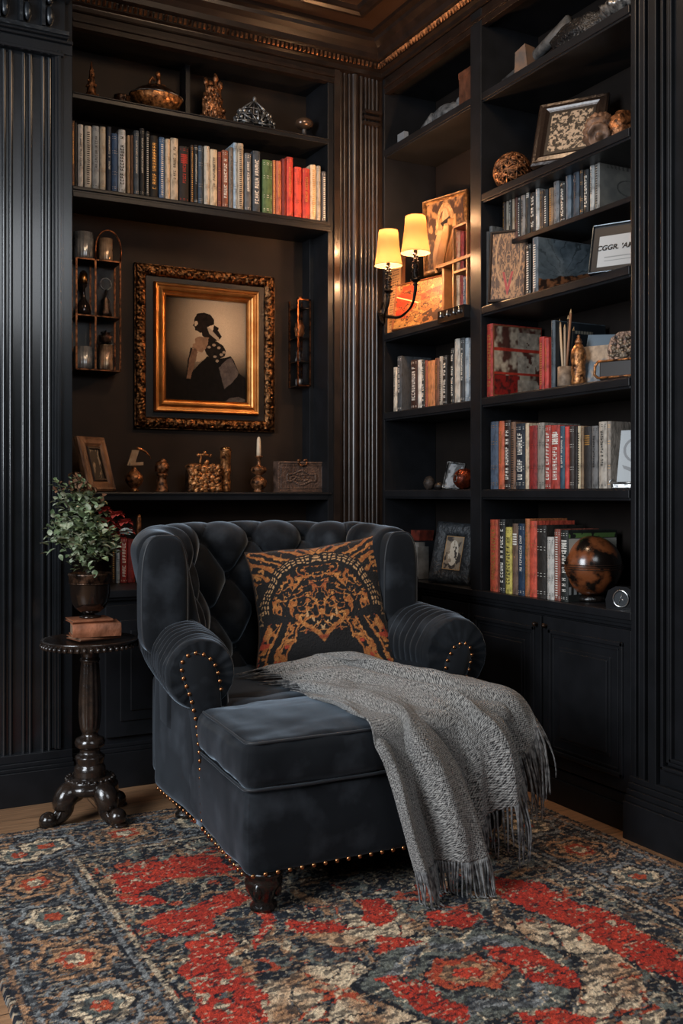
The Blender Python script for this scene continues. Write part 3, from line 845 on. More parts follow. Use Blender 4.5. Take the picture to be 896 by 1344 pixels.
# ================================================================== RUG
RX0, RX1, RGY0, RGY1 = .375, 2.338, .62, 3.482
def P2(pts): return [onZ(x, y, .012)[:2] for x, y in pts]
def rug_pat(u, v):
    X = RX0+(RX1-RX0)*u; Y = RGY0+(RGY1-RGY0)*v
    sh = X.shape+(3,)
    B = lambda h: np.broadcast_to(hexl(h), sh)
    navy, blue, cream, tan, rust, red, teal, grey = map(B, ('14171e','23272e','c9b496','a47c5a','a2482c','a52c1e','64675f','7d7f7e'))
    red2 = B('b83c28')
    wx = X + .035*(fnoise(X, Y, 9, 61)-.5)*2; wy = Y + .035*(fnoise(X, Y, 9, 62)-.5)*2
    # distressed flecks stretched along the weft
    def fleck(sx, sy, seed): return vnoise(X*sx, Y*sy, 1., seed)
    f1 = fleck(60, 150, 1); f2 = fleck(80, 190, 2); f3 = fleck(40, 110, 3); big = fnoise(wx, wy, 4.5, 9); mid = fnoise(wx, wy, 12, 14)
    # distance to edges
    ex = np.minimum(X-RX0, RX1-X); ey = np.minimum(RGY1-Y, Y-RGY0); e = np.minimum(ex, ey)
    ew = np.minimum(np.minimum(wx-RX0, RX1-wx), RGY1-wy)
    # ---- field
    c = mix(navy, blue, (mid-.45)*4)
    # scrolled vine work
    s1 = np.abs(fnoise(wx, wy, 7, 21, 2)-.5); s2 = np.abs(fnoise(wx, wy, 11, 33, 2)-.5); s3 = np.abs(fnoise(wx, wy, 18, 39, 2)-.5)
    c = mix(c, tan, (s1 < .035)*.9); c = mix(c, teal, (s2 < .030)*.85); c = mix(c, cream, (s3 < .022)*.8)
    c = mix(c, rust, ((fnoise(wx, wy, 9, 71) > .66) & (s3 < .09))*.9)
    # cream ground areas traced from the pattern
    cre = [P2([(345,1300),(400,1270),(470,1262),(520,1290),(560,1335),(560,1400),(340,1400)]),
           P2([(660,1205),(740,1215),(800,1240),(850,1285),(870,1330),(880,1380),(760,1380),(760,1330),(740,1270),(700,1240),(650,1225)]),
           P2([(380,1215),(450,1200),(520,1195),(560,1215),(520,1235),(430,1245)]),
           P2([(30,1220),(90,1212),(115,1240),(90,1262),(40,1260)])]
    for q in cre:
        mk = inpoly(wx, wy, q); c = np.where(mk[..., None], mix(tan, cream, (mid-.3)*3), c)
        c = np.where((mk & (s2 < .028))[..., None], mix(rust, navy, (f3 > .5)*1.), c)
        c = np.where((mk & (s1 < .018))[..., None], navy, c)
    # medallion
    mx, my, _ = onZ(618, 1278, .012); r = np.sqrt(((wx-mx)/1.15)**2+((wy-my)/1.)**2)*(1+.08*np.sin(np.arctan2(wy-my, wx-mx)*6))
    for r1, col in ((.235, navy), (.215, teal), (.18, grey), (.150, blue), (.125, teal), (.10, navy), (.085, rust), (.055, tan), (.03, red2)):
        c = np.where((r < r1)[..., None], col, c)
    c = np.where(((r > .115) & (r < .215) & (s3 < .03))[..., None], cream, c)
    mx2, my2, _ = onZ(780, 1420, .012)
    # second row of rosettes further front
    for (qx, qy) in ((onZ(120, 1500, .012)[:2]), (1.3, 1.2), (1.9, 1.3), (1.1, 1.75)):
        pass
    # ---- red shapes
    reds = [[(137,1152),(165,1138),(225,1127),(285,1125),(318,1140),(262,1152),(235,1153),(180,1172),(150,1166)],
            [(150,1172),(190,1175),(222,1182),(190,1190),(160,1184)],
            [(255,1190),(310,1167),(338,1182),(300,1197),(275,1215),(250,1228),(215,1222),(186,1212),(215,1197)],
            [(250,1232),(298,1222),(318,1240),(298,1260),(333,1288),(352,1310),(352,1420),(270,1420),(262,1310),(250,1288),(228,1276),(240,1254)],
            [(488,1288),(520,1278),(562,1290),(612,1325),(600,1345),(560,1332),(530,1310)],
            [(640,1150),(700,1156),(765,1188),(810,1202),(860,1230),(905,1262),(895,1290),(850,1272),(805,1245),(770,1228),(720,1202),(675,1186),(650,1172)],
            [(628,1242),(690,1246),(758,1275),(750,1298),(705,1290),(668,1266)],
            [(680,1332),(720,1326),(780,1342),(790,1400),(690,1400)],
            [(470,1185),(500,1180),(520,1200),(500,1215),(476,1206)],
            [(330,1160),(352,1156),(360,1185),(345,1250),(335,1230),(340,1190)],
            [(370,1205),(450,1210),(440,1224),(380,1222)],
            [(560,1200),(600,1196),(640,1205),(620,1218),(570,1216)],
            [(480,1225),(540,1232),(560,1246),(500,1248)]]
    for q in reds:
        mk = inpoly(wx+.012*(f3-.5), wy+.012*(f1-.5), P2(q))
        c = np.where(mk[..., None], mix(red, red2, (mid-.4)*3), c)
        c = np.where((mk & (fnoise(wx, wy, 26, 91) > .74))[..., None], cream*.8, c)
        c = np.where((mk & (s2 < .008))[..., None], navy, c)
    # ---- borders
    def band(a, b): return (e > a) & (e < b)
    bord = e < .34
    cb = mix(navy, blue, (mid-.4)*3)
    cb = mix(cb, tan, (s2 < .032)*.85); cb = mix(cb, grey, (s3 < .026)*.9)
    # rosettes marching round the border
    al = np.where(ey < ex, X, Y); ac = np.where(ey < ex, ey, ex)
    kx = (al/.26) % 1.-.5; ph = np.floor(al/.26) % 2
    rr = np.sqrt((kx*.26+.02*(mid-.5))**2*.85+(ac-.185+.02*(big-.5))**2)*(1+.12*np.cos(np.arctan2(ac-.185, kx*.26)*6))
    for r1, c0, c1 in ((.098, tan, grey), (.082, navy, navy), (.066, tan, cream), (.044, rust, teal), (.024, cream, rust)):
        cc = np.where((ph > 0)[..., None], c0, c1); cb = np.where((rr < r1)[..., None], cc, cb)
    cb = np.where(((rr > .046) & (rr < .066) & (s3 < .03))[..., None], navy, cb)
    c = np.where(bord[..., None], cb, c)
    for a, b, col, al_ in ((0, .02, navy, 1), (.022, .034, tan, .6), (.045, .058, grey, .8), (.062, .07, navy, 1), (.292, .302, navy, 1), (.304, .318, grey, .95), (.32, .328, navy, 1), (.33, .345, cream, .7), (.347, .358, navy, 1)):
        mk = band(a, b) & (f2 > .22); c = np.where(mk[..., None], c*(1-al_)+col*al_, c)
    # wear and tuft speckle
    lum = c.sum(-1)
    isred = (c[..., 0] > .18) & (c[..., 0] > c[..., 1]*2.6)
    dark = (lum < .35) & ~isred; lite = (lum >= .35) & ~isred
    fl = np.where((f1 > .62)[..., None], cream*.8, np.where((f1 > .35)[..., None], grey*.9, tan*.9))
    f4 = fleck(110, 260, 5); f5 = fleck(70, 230, 6)
    c = mix(c, fl, (dark & (f2 > .60))*.60*(.4+.9*big))
    c = mix(c, navy*.9, (lite & (f3 > .62))*.75)
    c = mix(c, blue, (lite & (f4 > .70))*.6)
    c = mix(c, B('8a2c20'), (isred & (f4 > .5))*.7); c = mix(c, navy, (isred & (f5 > .74))*.75); c = mix(c, cream*.8, (isred & (f2 > .84))*.7)
    c = mix(c, navy*.7, (f5 > .76)*.5)
    rs = np.random.RandomState(11)
    c = c*(.62+.72*rs.rand(*X.shape))[..., None]
    return np.clip(c*1.35, 0, 1)
RNX, RNY = 430, 600
rsq = np.random.RandomState(2).rand(RNX+1, RNY+1)
def rug_pt(u, v):
    i, j = int(round(u*RNX)), int(round(v*RNY))
    ed = min(i, RNX-i, j, RNY-j)
    z = 0.0005 if ed == 0 else .0105+.0042*rsq[i, j]
    jx = (rsq[j % RNX, i % RNY]-.5)*.003
    return (RX0+(RX1-RX0)*u+jx, RGY0+(RGY1-RGY0)*v+(rsq[(i*7) % RNX, (j*5) % RNY]-.5)*.003, z)
m = MB().grid(rug_pt, RNX, RNY); m.c = colgrid(RNX, RNY, rug_pat)
ruo = m.build('rug', mat('wool_pile', '555555', .95, attr=True, bump=.6, bscale=330), None, recalc=False)
tag(ruo, 'large worn oriental rug in navy, cream and red under the armchair', 'rug')
# ================================================================== SIDE TABLE AND WHAT STANDS ON IT
TXY = onY(118, 838, 3.53); tx, ty = TXY[0], 3.53; TZ = .640
EB = mat('table_ebony', '1c1613', .22, color2='2c211a', scale=18, bump=.35, bscale=35, coat=.6)
tb = thing('side_table', 'small round dark carved pedestal table between fluted wall and armchair', 'table', (tx, ty, 0))
m = MB().lathe([(.02,TZ-.034),(.148,TZ-.032),(.162,TZ-.026),(.163,TZ-.012),(.168,TZ-.008),(.170,TZ-.002),(.165,TZ),(.158,TZ-.001),(.154,TZ-.003),(.01,TZ-.003)], (tx,ty,0), 64)
part('table_top', m, EB, tb)
m = MB()
for i in range(46):
    a = 2*PI*i/46; m.ball((tx+.1635*math.cos(a), ty+.1635*math.sin(a), TZ-.021), (.009,.009,.009), 7, 5)
part('carved_rim', m, EB, tb)
def flt(a, z): return (-.10*abs(math.sin(a*6)) if .33 < z < .56 else 0)
pr = [(.02,.130),(.052,.135),(.056,.15),(.054,.185),(.046,.2),(.050,.215),(.052,.225),(.036,.238),(.034,.25),(.050,.262),(.053,.275),(.048,.288),(.030,.296),(.026,.305),(.033,.32),(.037,.34),(.040,.37),(.040,.42),(.037,.48),(.033,.54),(.031,.555),(.036,.565),(.030,.575),(.034,.59),(.050,.606),(.02,.61)]
prr = []
for (r1, z1), (r2, z2) in zip(pr, pr[1:]):
    for k in range(3): prr.append((r1+(r2-r1)*k/3, z1+(z2-z1)*k/3))
prr.append(pr[-1])
part('column', MB().lathe(prr, (tx,ty,0), 48, flute=flt), EB, tb)
m = MB().lathe([(.02,.100),(.082,.102),(.095,.112),(.094,.128),(.084,.138),(.088,.145),(.078,.153),(.04,.156)], (tx,ty,0), 40, flute=lambda a, z: .04*math.cos(a*3+.4))
for i in range(24):
    a = 2*PI*i/24; m.ball((tx+.080*math.cos(a), ty+.080*math.sin(a), .149), .008, 7, 5)
part('collar', m, EB, tb)
def tleg(ang, z0, scroll):
    m = MB(); d = Vector((math.cos(ang), math.sin(ang), 0)); c = Vector((tx, ty, 0))
    P = [c+d*.045+Vector((0,0,.115)), c+d*.080+Vector((0,0,.108)), c+d*.100+Vector((0,0,.08)), c+d*.098+Vector((0,0,.055)), c+d*.115+Vector((0,0,.032)), c+d*.150+Vector((0,0,.020+z0)), c+d*.172+Vector((0,0,.030+z0))]
    Q = [Vector(cr1([np.array(p) for p in P], t/20)) for t in range(21)]
    m.tube(Q, lambda t: .038-.014*t+.007*math.sin(t*6), 14)
    m.ball(tuple(c+d*.158+Vector((0,0,.028+z0))), (.032,.032,.032), 14, 10)
    side = Vector((-d.y, d.x, 0))
    for s in (-1, 0, 1):
        R = [Vector(cr1([np.array(p) for p in P], t/12))+side*s*.016+Vector((0,0,.004))+d*.018 for t in range(2, 12)]
        m.tube(R, .006, 6)
    m.ball(tuple(c+d*.17+Vector((0,0,.006+z0))), (.03,.03,.006), 12, 6)
    part('leg', m, EB, tb)
view = math.atan2(-ty, -tx)
for a, z0 in ((math.radians(-165), 0), (math.radians(-68), .012), (math.radians(38), 0)): tleg(a, z0, 0)

# books on the table
def flat_book(name, label, c, w, d, h, rotz, hexc, z):
    t = thing(name, label, 'book', (c[0], c[1], z), (0, 0, rotz), 'leather books stacked on the side table')
    lm = mat('tan_leather_'+hexc, hexc, .55, color2='6b3f28', scale=14, bump=.3, bscale=60)
    MB().box(-w/2, w/2, -d/2, d/2, 0, .004).box(-w/2, w/2, -d/2, d/2, h-.004, h).grid(lambda u, v: (-w/2+u*w, -d/2-.006*math.sin(PI*v), v*h), 1, 8, smooth=True).build('cover', lm, t, bevel=.0015)
    MB().box(-w/2+.005, w/2-.005, -d/2+.002, d/2-.006, .004, h-.004).build('pages', mat('aged_pages', '8a6e56', .85, color2='6c5240', scale=120, stretch=(.2,.2,6)), t)
    return t
bx, by = onZ(128, 832, TZ)[:2]
flat_book('book', 'thin dark-edged leather book lowest in the table stack', (tx+.008, ty-.015), .150, .112, .013, .20, '6a4632', TZ+.001)
flat_book('book', 'thick tan leather book holding up the dark vase on the side table', (tx+.012, ty-.02), .165, .125, .045, -.12, 'a8694a', TZ+.015)
flat_book('book', 'small brown leather book on top of the thick tan one, under the vase', (tx-.004, ty-.002), .140, .105, .012, .02, '8a5438', TZ+.061)
# vase
VZ = TZ+.074; vx, vy = tx+.002, ty+.005
VM = mat('smoked_glass_vase', '241c18', .12, .65, color2='3a2c24', scale=10, coat=.8)
vs = thing('vase', 'dark goblet-shaped glass vase of foliage standing on the leather books', 'vase', (vx, vy, VZ))
part('bowl', MB().lathe([(.012,.012),(.03,.016),(.052,.032),(.064,.055),(.069,.085),(.070,.125),(.072,.14),(.068,.14),(.060,.12),(.058,.06),(.02,.03)], (vx,vy,VZ), 40), VM, vs)
part('foot', MB().lathe([(.038,0),(.038,.004),(.018,.008),(.012,.014)], (vx,vy,VZ), 32), VM, vs)
m = MB().lathe([(.0705,.122),(.074,.126),(.074,.146),(.077,.150),(.075,.156),(.070,.157),(.066,.15)], (vx,vy,VZ), 40, flute=lambda a, z: .012*math.sin(a*20))
m.lathe([(.0712,.118),(.0735,.121),(.0705,.124)], (vx,vy,VZ), 40)
part('rim_band', m, DARKBR, vs)
# plant
pt = thing('potted_foliage', 'bushy variegated green foliage with red blooms standing in the dark vase', 'plant', (vx, vy, VZ+.15))
LG = mat('leaf_green', '4f6040', .6, color2='8a9a74', scale=28, ramp=(.42,.6)); LP = mat('leaf_pale', 'a8ad96', .6, color2='5d6e4c', scale=45, ramp=(.4,.6)); LB = mat('leaf_bronze', '54382a', .6, color2='7a5a40', scale=30)
RD = mat('petal_red', '8e2622', .6, color2='b04a40', scale=40)
rp_ = random.Random(12)
def leaf(m, c, d, up, L, W, mi):
    c, d = Vector(c), Vector(d).normalized(); s = d.cross(Vector(up)).normalized(); n = s.cross(d).normalized()
    ts = [(0, .15), (.2, .75), (.45, 1), (.72, .7), (.92, .3), (1, .02)]
    vs = []
    for t, w in ts:
        b = c + d*L*t + n*(-.25*L*t*t)
        vs += [b - s*W*w/2 + n*W*.18*w, b, b + s*W*w/2 + n*W*.18*w]
    fs = []
    for i in range(len(ts)-1):
        o = i*3; fs += [(o, o+1, o+4, o+3), (o+1, o+2, o+5, o+4)]
    m.add(vs, fs, mi, True)
lm, stm = MB(), MB()
base = Vector((vx, vy, VZ+.13))
# clusters: (offset x, z up, y) endpoints in world, from where the sprays reach
tips = []
cr_x = Vector((RT[0], RT[1], 0)); cr_f = Vector((FW[0], FW[1], 0))
def W(px, py, df): 
    p = onY(px, py, vy); k = (py*0)
    return Vector(p)+cr_f*df
for px, py, df, sz, n, typ in ((84,706,0,.028,9,1),(76,690,.02,.024,8,0),(82,655,.02,.022,7,1),(78,638,0,.018,6,2),(100,640,.03,.022,9,2),(108,662,0,.028,12,1),(120,680,-.03,.028,12,0),(96,672,.04,.026,12,0),(92,690,-.04,.028,12,0),
        (106,700,-.06,.03,14,0),(120,706,-.06,.03,14,0),(134,700,-.05,.028,12,0),(148,712,-.02,.026,10,0),(140,722,-.04,.026,9,0),(110,716,-.07,.028,10,0),(128,726,-.06,.026,8,0),(96,722,-.03,.024,8,1),(72,706,.0,.028,5,1),(104,648,.05,.024,8,2),(118,660,.05,.024,8,2),(135,690,.03,.026,10,0),(100,628,.02,.018,6,2),(116,735,-.06,.024,5,0),(88,712,.03,.026,8,0),(128,668,.03,.024,7,1)):
    tip = W(px, py, df); tips.append(tip)
    mid = base.lerp(tip, .55)+Vector((0,0,.03))
    Q = [Vector(cr1([np.array(base+Vector((rp_.uniform(-.03,.03),rp_.uniform(-.03,.03),-.03))), np.array(base), np.array(mid), np.array(tip)], t/9)) for t in range(10)]
    stm.tube(Q, .0016, 5)
    for k in range(n*4):
        q = tip + Vector((rp_.gauss(0,1), rp_.gauss(0,1), rp_.gauss(0,1)))*sz*.75
        d = (q-base).normalized()*.5+Vector((rp_.uniform(-1,1), rp_.uniform(-1,1), rp_.uniform(-.7,.8)))
        r = rp_.random()
        mi = {0: 0 if r < .5 else 1, 1: 1 if r < .7 else 0, 2: 2 if r < .6 else 0}[typ]
        L = sz*rp_.uniform(.65, 1.3); leaf(lm, q, d, (rp_.uniform(-.4,.4), rp_.uniform(-.4,.4), 1), L, L*.72, mi)
for px, py, d in ((63,712,(-1,0,.2)),(68,720,(-.8,-.3,-.5)),(80,668,(-1,.2,.6))):
    leaf(lm, W(px+5, py, 0), Vector(d)+cr_x*-.5, (0,0,1), .038, .024, 1)
part('stems', stm, mat('stem_brown', '2a2318', .8), pt, recalc=False)
part('leaves', lm, [LG, LP, LB], pt, recalc=False)['kind'] = 'stuff'
bl = None
for px, py in ((134,670),(151,676),(146,692),(162,686),(138,684),(153,702),(165,698)):
    m = MB(); c = W(px, py, .02)
    for k in range(22):
        a = k*2.4; rr = .003+.0013*k; d = Vector((math.cos(a), math.sin(a), 1.3-k*.08)).normalized()
        leaf(m, c+Vector((math.cos(a)*rr*.4, math.sin(a)*rr*.4, 0)), d, (0,.1,1), .024, .022, 0)
    part('bloom', m, RD, pt, recalc=False)
sm = MB(); c = W(158, 697, -.02)
for k, (dx, dz, L, wd) in enumerate(((.0,.0,.045,.020),(.012,.004,.035,.016),(.0,-.008,.04,.014),(.02,.0,.03,.012))):
    leaf(sm, c+cr_x*dx+Vector((0,0,dz)), cr_x*1+Vector((0,0,.30-.1*k))+cr_f*-.1, (.1,-.6,.8), L, wd, 0)
part('silvery_leaf', sm, mat('leaf_silver', '8d948f', .4, color2='2b302e', scale=60, ramp=(.45,.55)), pt, recalc=False)['label'] = 'silver and black variegated leaf'
# ================================================================== BOOKS
WHITEL = mat('lettering_white', 'd6d2c8', .6); GOLDL = mat('lettering_gold', 'b98a4c', .4, .6); BLACKL = mat('lettering_black', '1a1817', .6); REDL = mat('lettering_red', 'a32a1e', .6)
LET = {'w': WHITEL, 'g': GOLDL, 'k': BLACKL, 'r': REDL}
def cover_mat(h):
    c = lin(h); g_ = sum(c)/3; c = tuple((v*.88+g_*.12) for v in c); d = tuple(v*.45 for v in c); e = '%02x%02x%02x' % tuple(int(255*((v*12.92) if v <= .0031308 else 1.055*v**(1/2.4)-.055)) for v in d)
    return mat('book_cloth_'+h, '%02x%02x%02x' % tuple(int(255*min(1, ((v*12.92) if v <= .0031308 else 1.055*v**(1/2.4)-.055))) for v in c), .6, color2=e, scale=70, bump=.25, bscale=160, ramp=(.46, .68), stretch=(1, 1, .45), detail=5)
brs = random.Random(21)
def make_book(w, d, h, hexc, style, cover_style=None, thin_board=.0022):
    """spine faces local -y; x 0..w, y 0..d, z 0..h"""
    cm = cover_mat(hexc); o = MB(); b = min(thin_board, w*.16); r = min(.006, w*.3)
    o.box(0, b, .002, d, 0, h); o.box(w-b, w, .002, d, 0, h)
    o.grid(lambda u, v: (w*u, .003-r*math.sin(PI*u)**.7, h*v), 8, 1, smooth=True)
    root = o.build('book', cm, None, bevel=.0006, seg=1)
    MB().box(b, w-b, .003, d-.004, .004, h-.004).build('pages', PAGES, root)
    if style and style[0] == '-' and w > .008 and brs.random() < .4: style = brs.choice(['kb', 'gb'])
    if style and style[0] != '-':
        col = LET[style[0].lower()]; bold = style[0].isupper(); m = MB()
        def yb(x): return .003-r*math.sin(PI*max(0, min(1, x/w)))**.7-.0007
        def mark(x0, x1, z0, z1): 
            x0, x1 = max(x0, w*.08), min(x1, w*.92)
            if x1 > x0: 
                ya, yc = yb(x0), yb(x1); ym = yb((x0+x1)/2); xm = (x0+x1)/2
                m.add([(x0,ya,z0),(xm,ym,z0),(x1,yc,z0),(x0,ya,z1),(xm,ym,z1),(x1,yc,z1)], [(0,1,4,3),(1,2,5,4)])
        s2 = style[1:] or 't'
        for z in {'b': (.06, .09, .30, .34, .66, .70, .91, .94)}.get(s2[0], (.035, .055, .925, .95) if brs.random() < .7 else ()): mark(0, w, h*z, h*z+.0016)
        if 't' in s2 or bold:            # lettering running up the spine
            z0, z1 = (.14, .86) if bold else (.34, .84); z = h*z0; gw = w*(.52 if bold else .34); gh = max(.0035, min(gw*.8, .007)) if not bold else max(.005, min(gw*.7, .010))
            while z < h*z1:
                if brs.random() < .16: z += gh*.8; continue
                x0, x1 = w/2-gw/2, w/2+gw/2; st = gh*.24
                k = brs.randrange(5)
                mark(x0, x1, z, z+st)                                   # upright of the letter (turned)
                if k in (0, 1, 3): mark(x0, x1, z+gh*.62, z+gh*.62+st)
                if k in (0, 2, 4): mark(x0, x0+gw*.22, z, z+gh*.85)
                if k in (1, 2): mark(x1-gw*.22, x1, z, z+gh*.85)
                if k in (0, 3, 4): mark(w/2-gw*.1, w/2+gw*.12, z, z+gh*.8)
                z += gh*1.25
        if 'd' in s2:
            n = int(h/.009)
            for i in range(2, n-2): mark(w*.3, w*.7, i*.009, i*.009+.0042)
        if 'l' in s2:
            for q in range(4): mark(w*.16, w*.84, h*(.10+.035*q), h*(.122+.035*q))
        if 'p' in s2:
            for q in range(5): mark(w*.14, w*.86, h*(.70+.035*q), h*(.72+.035*q))
        if m.v: m.build('spine_lettering', col, root)
    return root
ALL = []
SHELFNAME = {}
def place_row(rows, wall, plane, zs, depth, shelf, group, cnt=None):
    """rows: (px0, px1, ytop, hex, colour words, style[, extra depth])"""
    n = len(rows)
    seen = {}
    for i, r in enumerate(rows):
        x0, x1, yt, hx, nm, st = r[:6]; d = r[6] if len(r) > 6 else depth; dy = r[7] if len(r) > 7 else 0.
        pl_ = plane + dy
        if wall == 'Y':
            a = onY(x0, yt, pl_); b = onY(x1, yt, pl_); w = b[0]-a[0]-.0012; h = onY((x0+x1)/2, yt, pl_)[2]-zs
            o = make_book(w, d, h, hx, st); o.location = (a[0], pl_+.006, zs+.0006)
        else:
            a = onX(x0, yt, pl_); b = onX(x1, yt, pl_); w = a[1]-b[1]-.0012; h = onX((x0+x1)/2, yt, pl_)[2]-zs
            o = make_book(w, d, h, hx, st); o.location = (pl_+.006, a[1], zs+.0006); o.rotation_euler = (0, 0, -PI/2)
        sh = lambda t: ' '.join(t.split()[-2:])
        if n == 1: lab = f"{nm} book {shelf}"
        elif i == 0: lab = f"{nm} book {shelf}, first of its row beside the {sh(rows[1][4])} one"
        elif i == n-1: lab = f"{nm} book {shelf}, last of its row beside the {sh(rows[i-1][4])} one"
        else: lab = f"{nm} book {shelf}, between the {sh(rows[i-1][4])} and {sh(rows[i+1][4])} ones"
        if len(lab.split()) > 16: lab = f"{nm} book {shelf}, next to the {sh(rows[i+1][4] if i < n-1 else rows[i-1][4])} one"
        tag(o, lab, 'book', group)
        ALL.append(lab)
rowB = [
 (94.5,98.5,158,'6b4a36','bronze-lettered brown','gt'),(99,102,160,'2b2b2e','thin soot-black','-'),
 (102.8,110,163,'b9bcbd','blue-topped pale grey','kt'),(111.8,121,165,'bdbcb6','chalk grey','kd'),(122,131,165,'98a5b2','silver-blue','kt'),
 (131.6,139.5,166,'b3aea0','pale stone','-'),(141,146.8,166,'22324a','silver-lettered navy','wt'),(147.4,155.2,175,'2f5686','royal blue','wb'),
 (156,165.5,170,'c3d0dc','ice-blue bold-lettered','Kt'),(167.5,171.4,177,'a08a6c','narrow tan','-'),(171.8,175.6,177,'5d4434','narrow cocoa brown','-'),
 (176.3,183,171,'4d6176','slate-blue','wt'),(184,190.5,168,'23282e','charcoal tall','wt'),(191.5,197,172,'1f2328','ink-black dotted','wd'),
 (198,208,178,'15120f','black gold-titled','Gt'),(209.5,217,180,'3f6896','mid blue ribbed','wd'),(217.8,224,182,'dcc2a0','plain cream','-'),
 (224.6,234.5,181,'c8b79c','parchment','kt'),(236,248.5,192,'1b1413','wide black red-labelled','rtp'),(251,255,190,'3b2a20','dark bronze','gd'),
 (255.6,260.4,190,'17171a','black white-lined','wt'),(261,267,191,'33475a','navy and silver','wb'),(268.8,276,191.5,'c3b9a6','bone white','-'),
 (276.6,286,196,'cdb896','wide ivory','kt'),(286.8,291.5,199,'7a2f22','brick red slim','-'),(292.4,300.4,197,'8a4a30','russet white-titled','Wt'),
 (301.2,306.6,193,'77726a','ash grey','kt'),(307.2,312,187,'9db4c6','tall powder-blue','-'),(312.4,320.4,188,'b3a48c','tall sand-coloured','kd'),
 (322,330.6,201,'5d6165','pewter patterned','wt'),(332.6,342.4,198,'3a444c','slate flower-patterned','Wt'),(345.5,358.4,210,'4f6b3c','moss green','wb'),
 (358.9,362.6,210,'b0683c','thin orange-brown','gd'),(363,370.4,211,'b25a3a','mottled coral','gt'),(371,376.2,208,'7a1e18','oxblood','-'),
 (377,385.4,206,'c8321e','tall vermilion','gt'),(387.6,396.6,219,'d23c22','wide scarlet','-'),(398,407.6,221,'b3281c','crimson gilt-lettered','gt'),
 (408.2,415.6,216,'d6bd96','custard cream','gd'),(416.4,421.8,217.5,'a19a8c','taupe','-'),(423,429.4,225,'4a4a4c','small lead-grey','wd')]
place_row(rowB, 'Y', 4.215, 2.437, .165, 'over the painting', 'books in the row above the painting')
Z6 = lambda a, b, t: (630+a/4.267, 630+b/4.267, 540+t/4.267)
row5 = [(*Z6(50,92,58),'46566a','slate-blue plain','-'),(*Z6(95,126,55),'c4582a','burnt orange','gt'),(*Z6(128,162,50),'30201a','white-titled dark brown','Wt'),(*Z6(164,190,60),'7c5a42','tan-brown','kd'),
 (*Z6(192,243,68),'222a36','wide navy white-titled','Wb'),(*Z6(245,264,66),'cbb595','slim cream','-'),(*Z6(265,310,80),'8a1e1a','deep red banded','rb'),(*Z6(312,350,64),'8c857a','stone grey','kb'),
 (*Z6(355,388,78),'a8382c','rose-red white-titled','Wt'),(*Z6(389,437,78),'b0392a','wide red and cream','Wp'),(*Z6(439,465,82),'2e5366','teal-blue','wt'),(*Z6(466,488,85),'d8392a','narrow bright red','-'),
 (*Z6(492,518,82),'3a2e28','umber brown','wb'),(*Z6(520,535,84),'241d1a','slim near-black','-'),(*Z6(537,553,82),'c9b998','ivory dotted','kd'),(*Z6(554,570,82),'8a6f50','slim camel','kt'),(*Z6(572,612,85),'2b2624','wide sooty brown','gp'),
 (*Z6(614,650,82),'6d6c6a','mid grey','kt'),(*Z6(655,700,58),'b3aa9c','wide pale linen','kt'),(*Z6(702,722,56),'968c80','slim mushroom-grey','-',.26)]
place_row(row5, 'X', XC+.008, 1.168, .18, 'over the globe', 'books on the shelf over the globe')
Z7 = lambda a, b, t: (630+a/4.267, 630+b/4.267, 670+t/4.267)
row6 = [(*Z7(48,90,52),'b3441e','orange-red gilt','Gt'),(*Z7(92,100,52),'6b2a1c','slim maroon','-'),(*Z7(101,131,50),'262626','black grey-titled','Wt'),(*Z7(134,169,95),'c8b84a','yellow black-titled','Kt'),
 (*Z7(172,203,75),'6f5544','brown and teal','wp'),(*Z7(205,241,75),'1d3550','dark blue white-marked','wt'),(*Z7(243,268,47),'b3642e','amber gilt','Gt'),(*Z7(269,308,60),'cf4a2c','coral-red','gb'),
 (*Z7(310,362,84),'2c2622','black cream-striped','wb'),(*Z7(366,405,150),'c3c0b8','short white','kb'),(*Z7(407,440,105),'8f4a38','mottled brown-red','wd'),(*Z7(443,484,112),'262a26','black white-blocked','Wp',.24)]
place_row(row6, 'X', XC+.012, .75, .19, 'beside the globe', 'books beside the wooden globe')
Z4 = lambda a, b, t: (495+a/5.17, 495+b/5.17, 400+t/5.17)
row3 = [(*Z4(100,124,425),'c6bcaa','torn white','kt'),(*Z4(127,156,350),'41464a','dark grey cloth','wt'),(*Z4(218,262,375),'3b2318','dotted chocolate','Wt'),(*Z4(265,291,375),'c9c8c2','plain white','-'),(*Z4(293,313,376),'1d1a19','speckled black','Wt'),
 (*Z4(315,330,378),'8a3c22','slim rust','gd'),(*Z4(332,380,380),'c07a44','wide tan-orange','-'),(*Z4(382,410,362),'6b432c','walnut brown','gt'),(*Z4(412,433,350),'a89c8a','cream-lined','kd'),(*Z4(435,463,345),'25211f','black white-lettered','Wt'),
 (*Z4(490,511,296),'2a2724','tall black white-flecked','Wt'),(*Z4(515,551,232),'b9b3a6','tall light grey','-'),(*Z4(553,583,226),'3a3d40','tall graphite','wt'),(*Z4(585,611,226),'93a4b0','tall silver-blue','-'),(*Z4(613,634,228),'6d7c88','tall steel-blue','wt')]
place_row(row3, 'X', XC+.012, 1.543, .17, 'below the lit album', 'books under the lit album shelf')
Z3 = lambda a, b, t: (630+a/4.267, 630+b/4.267, 180+t/4.267)
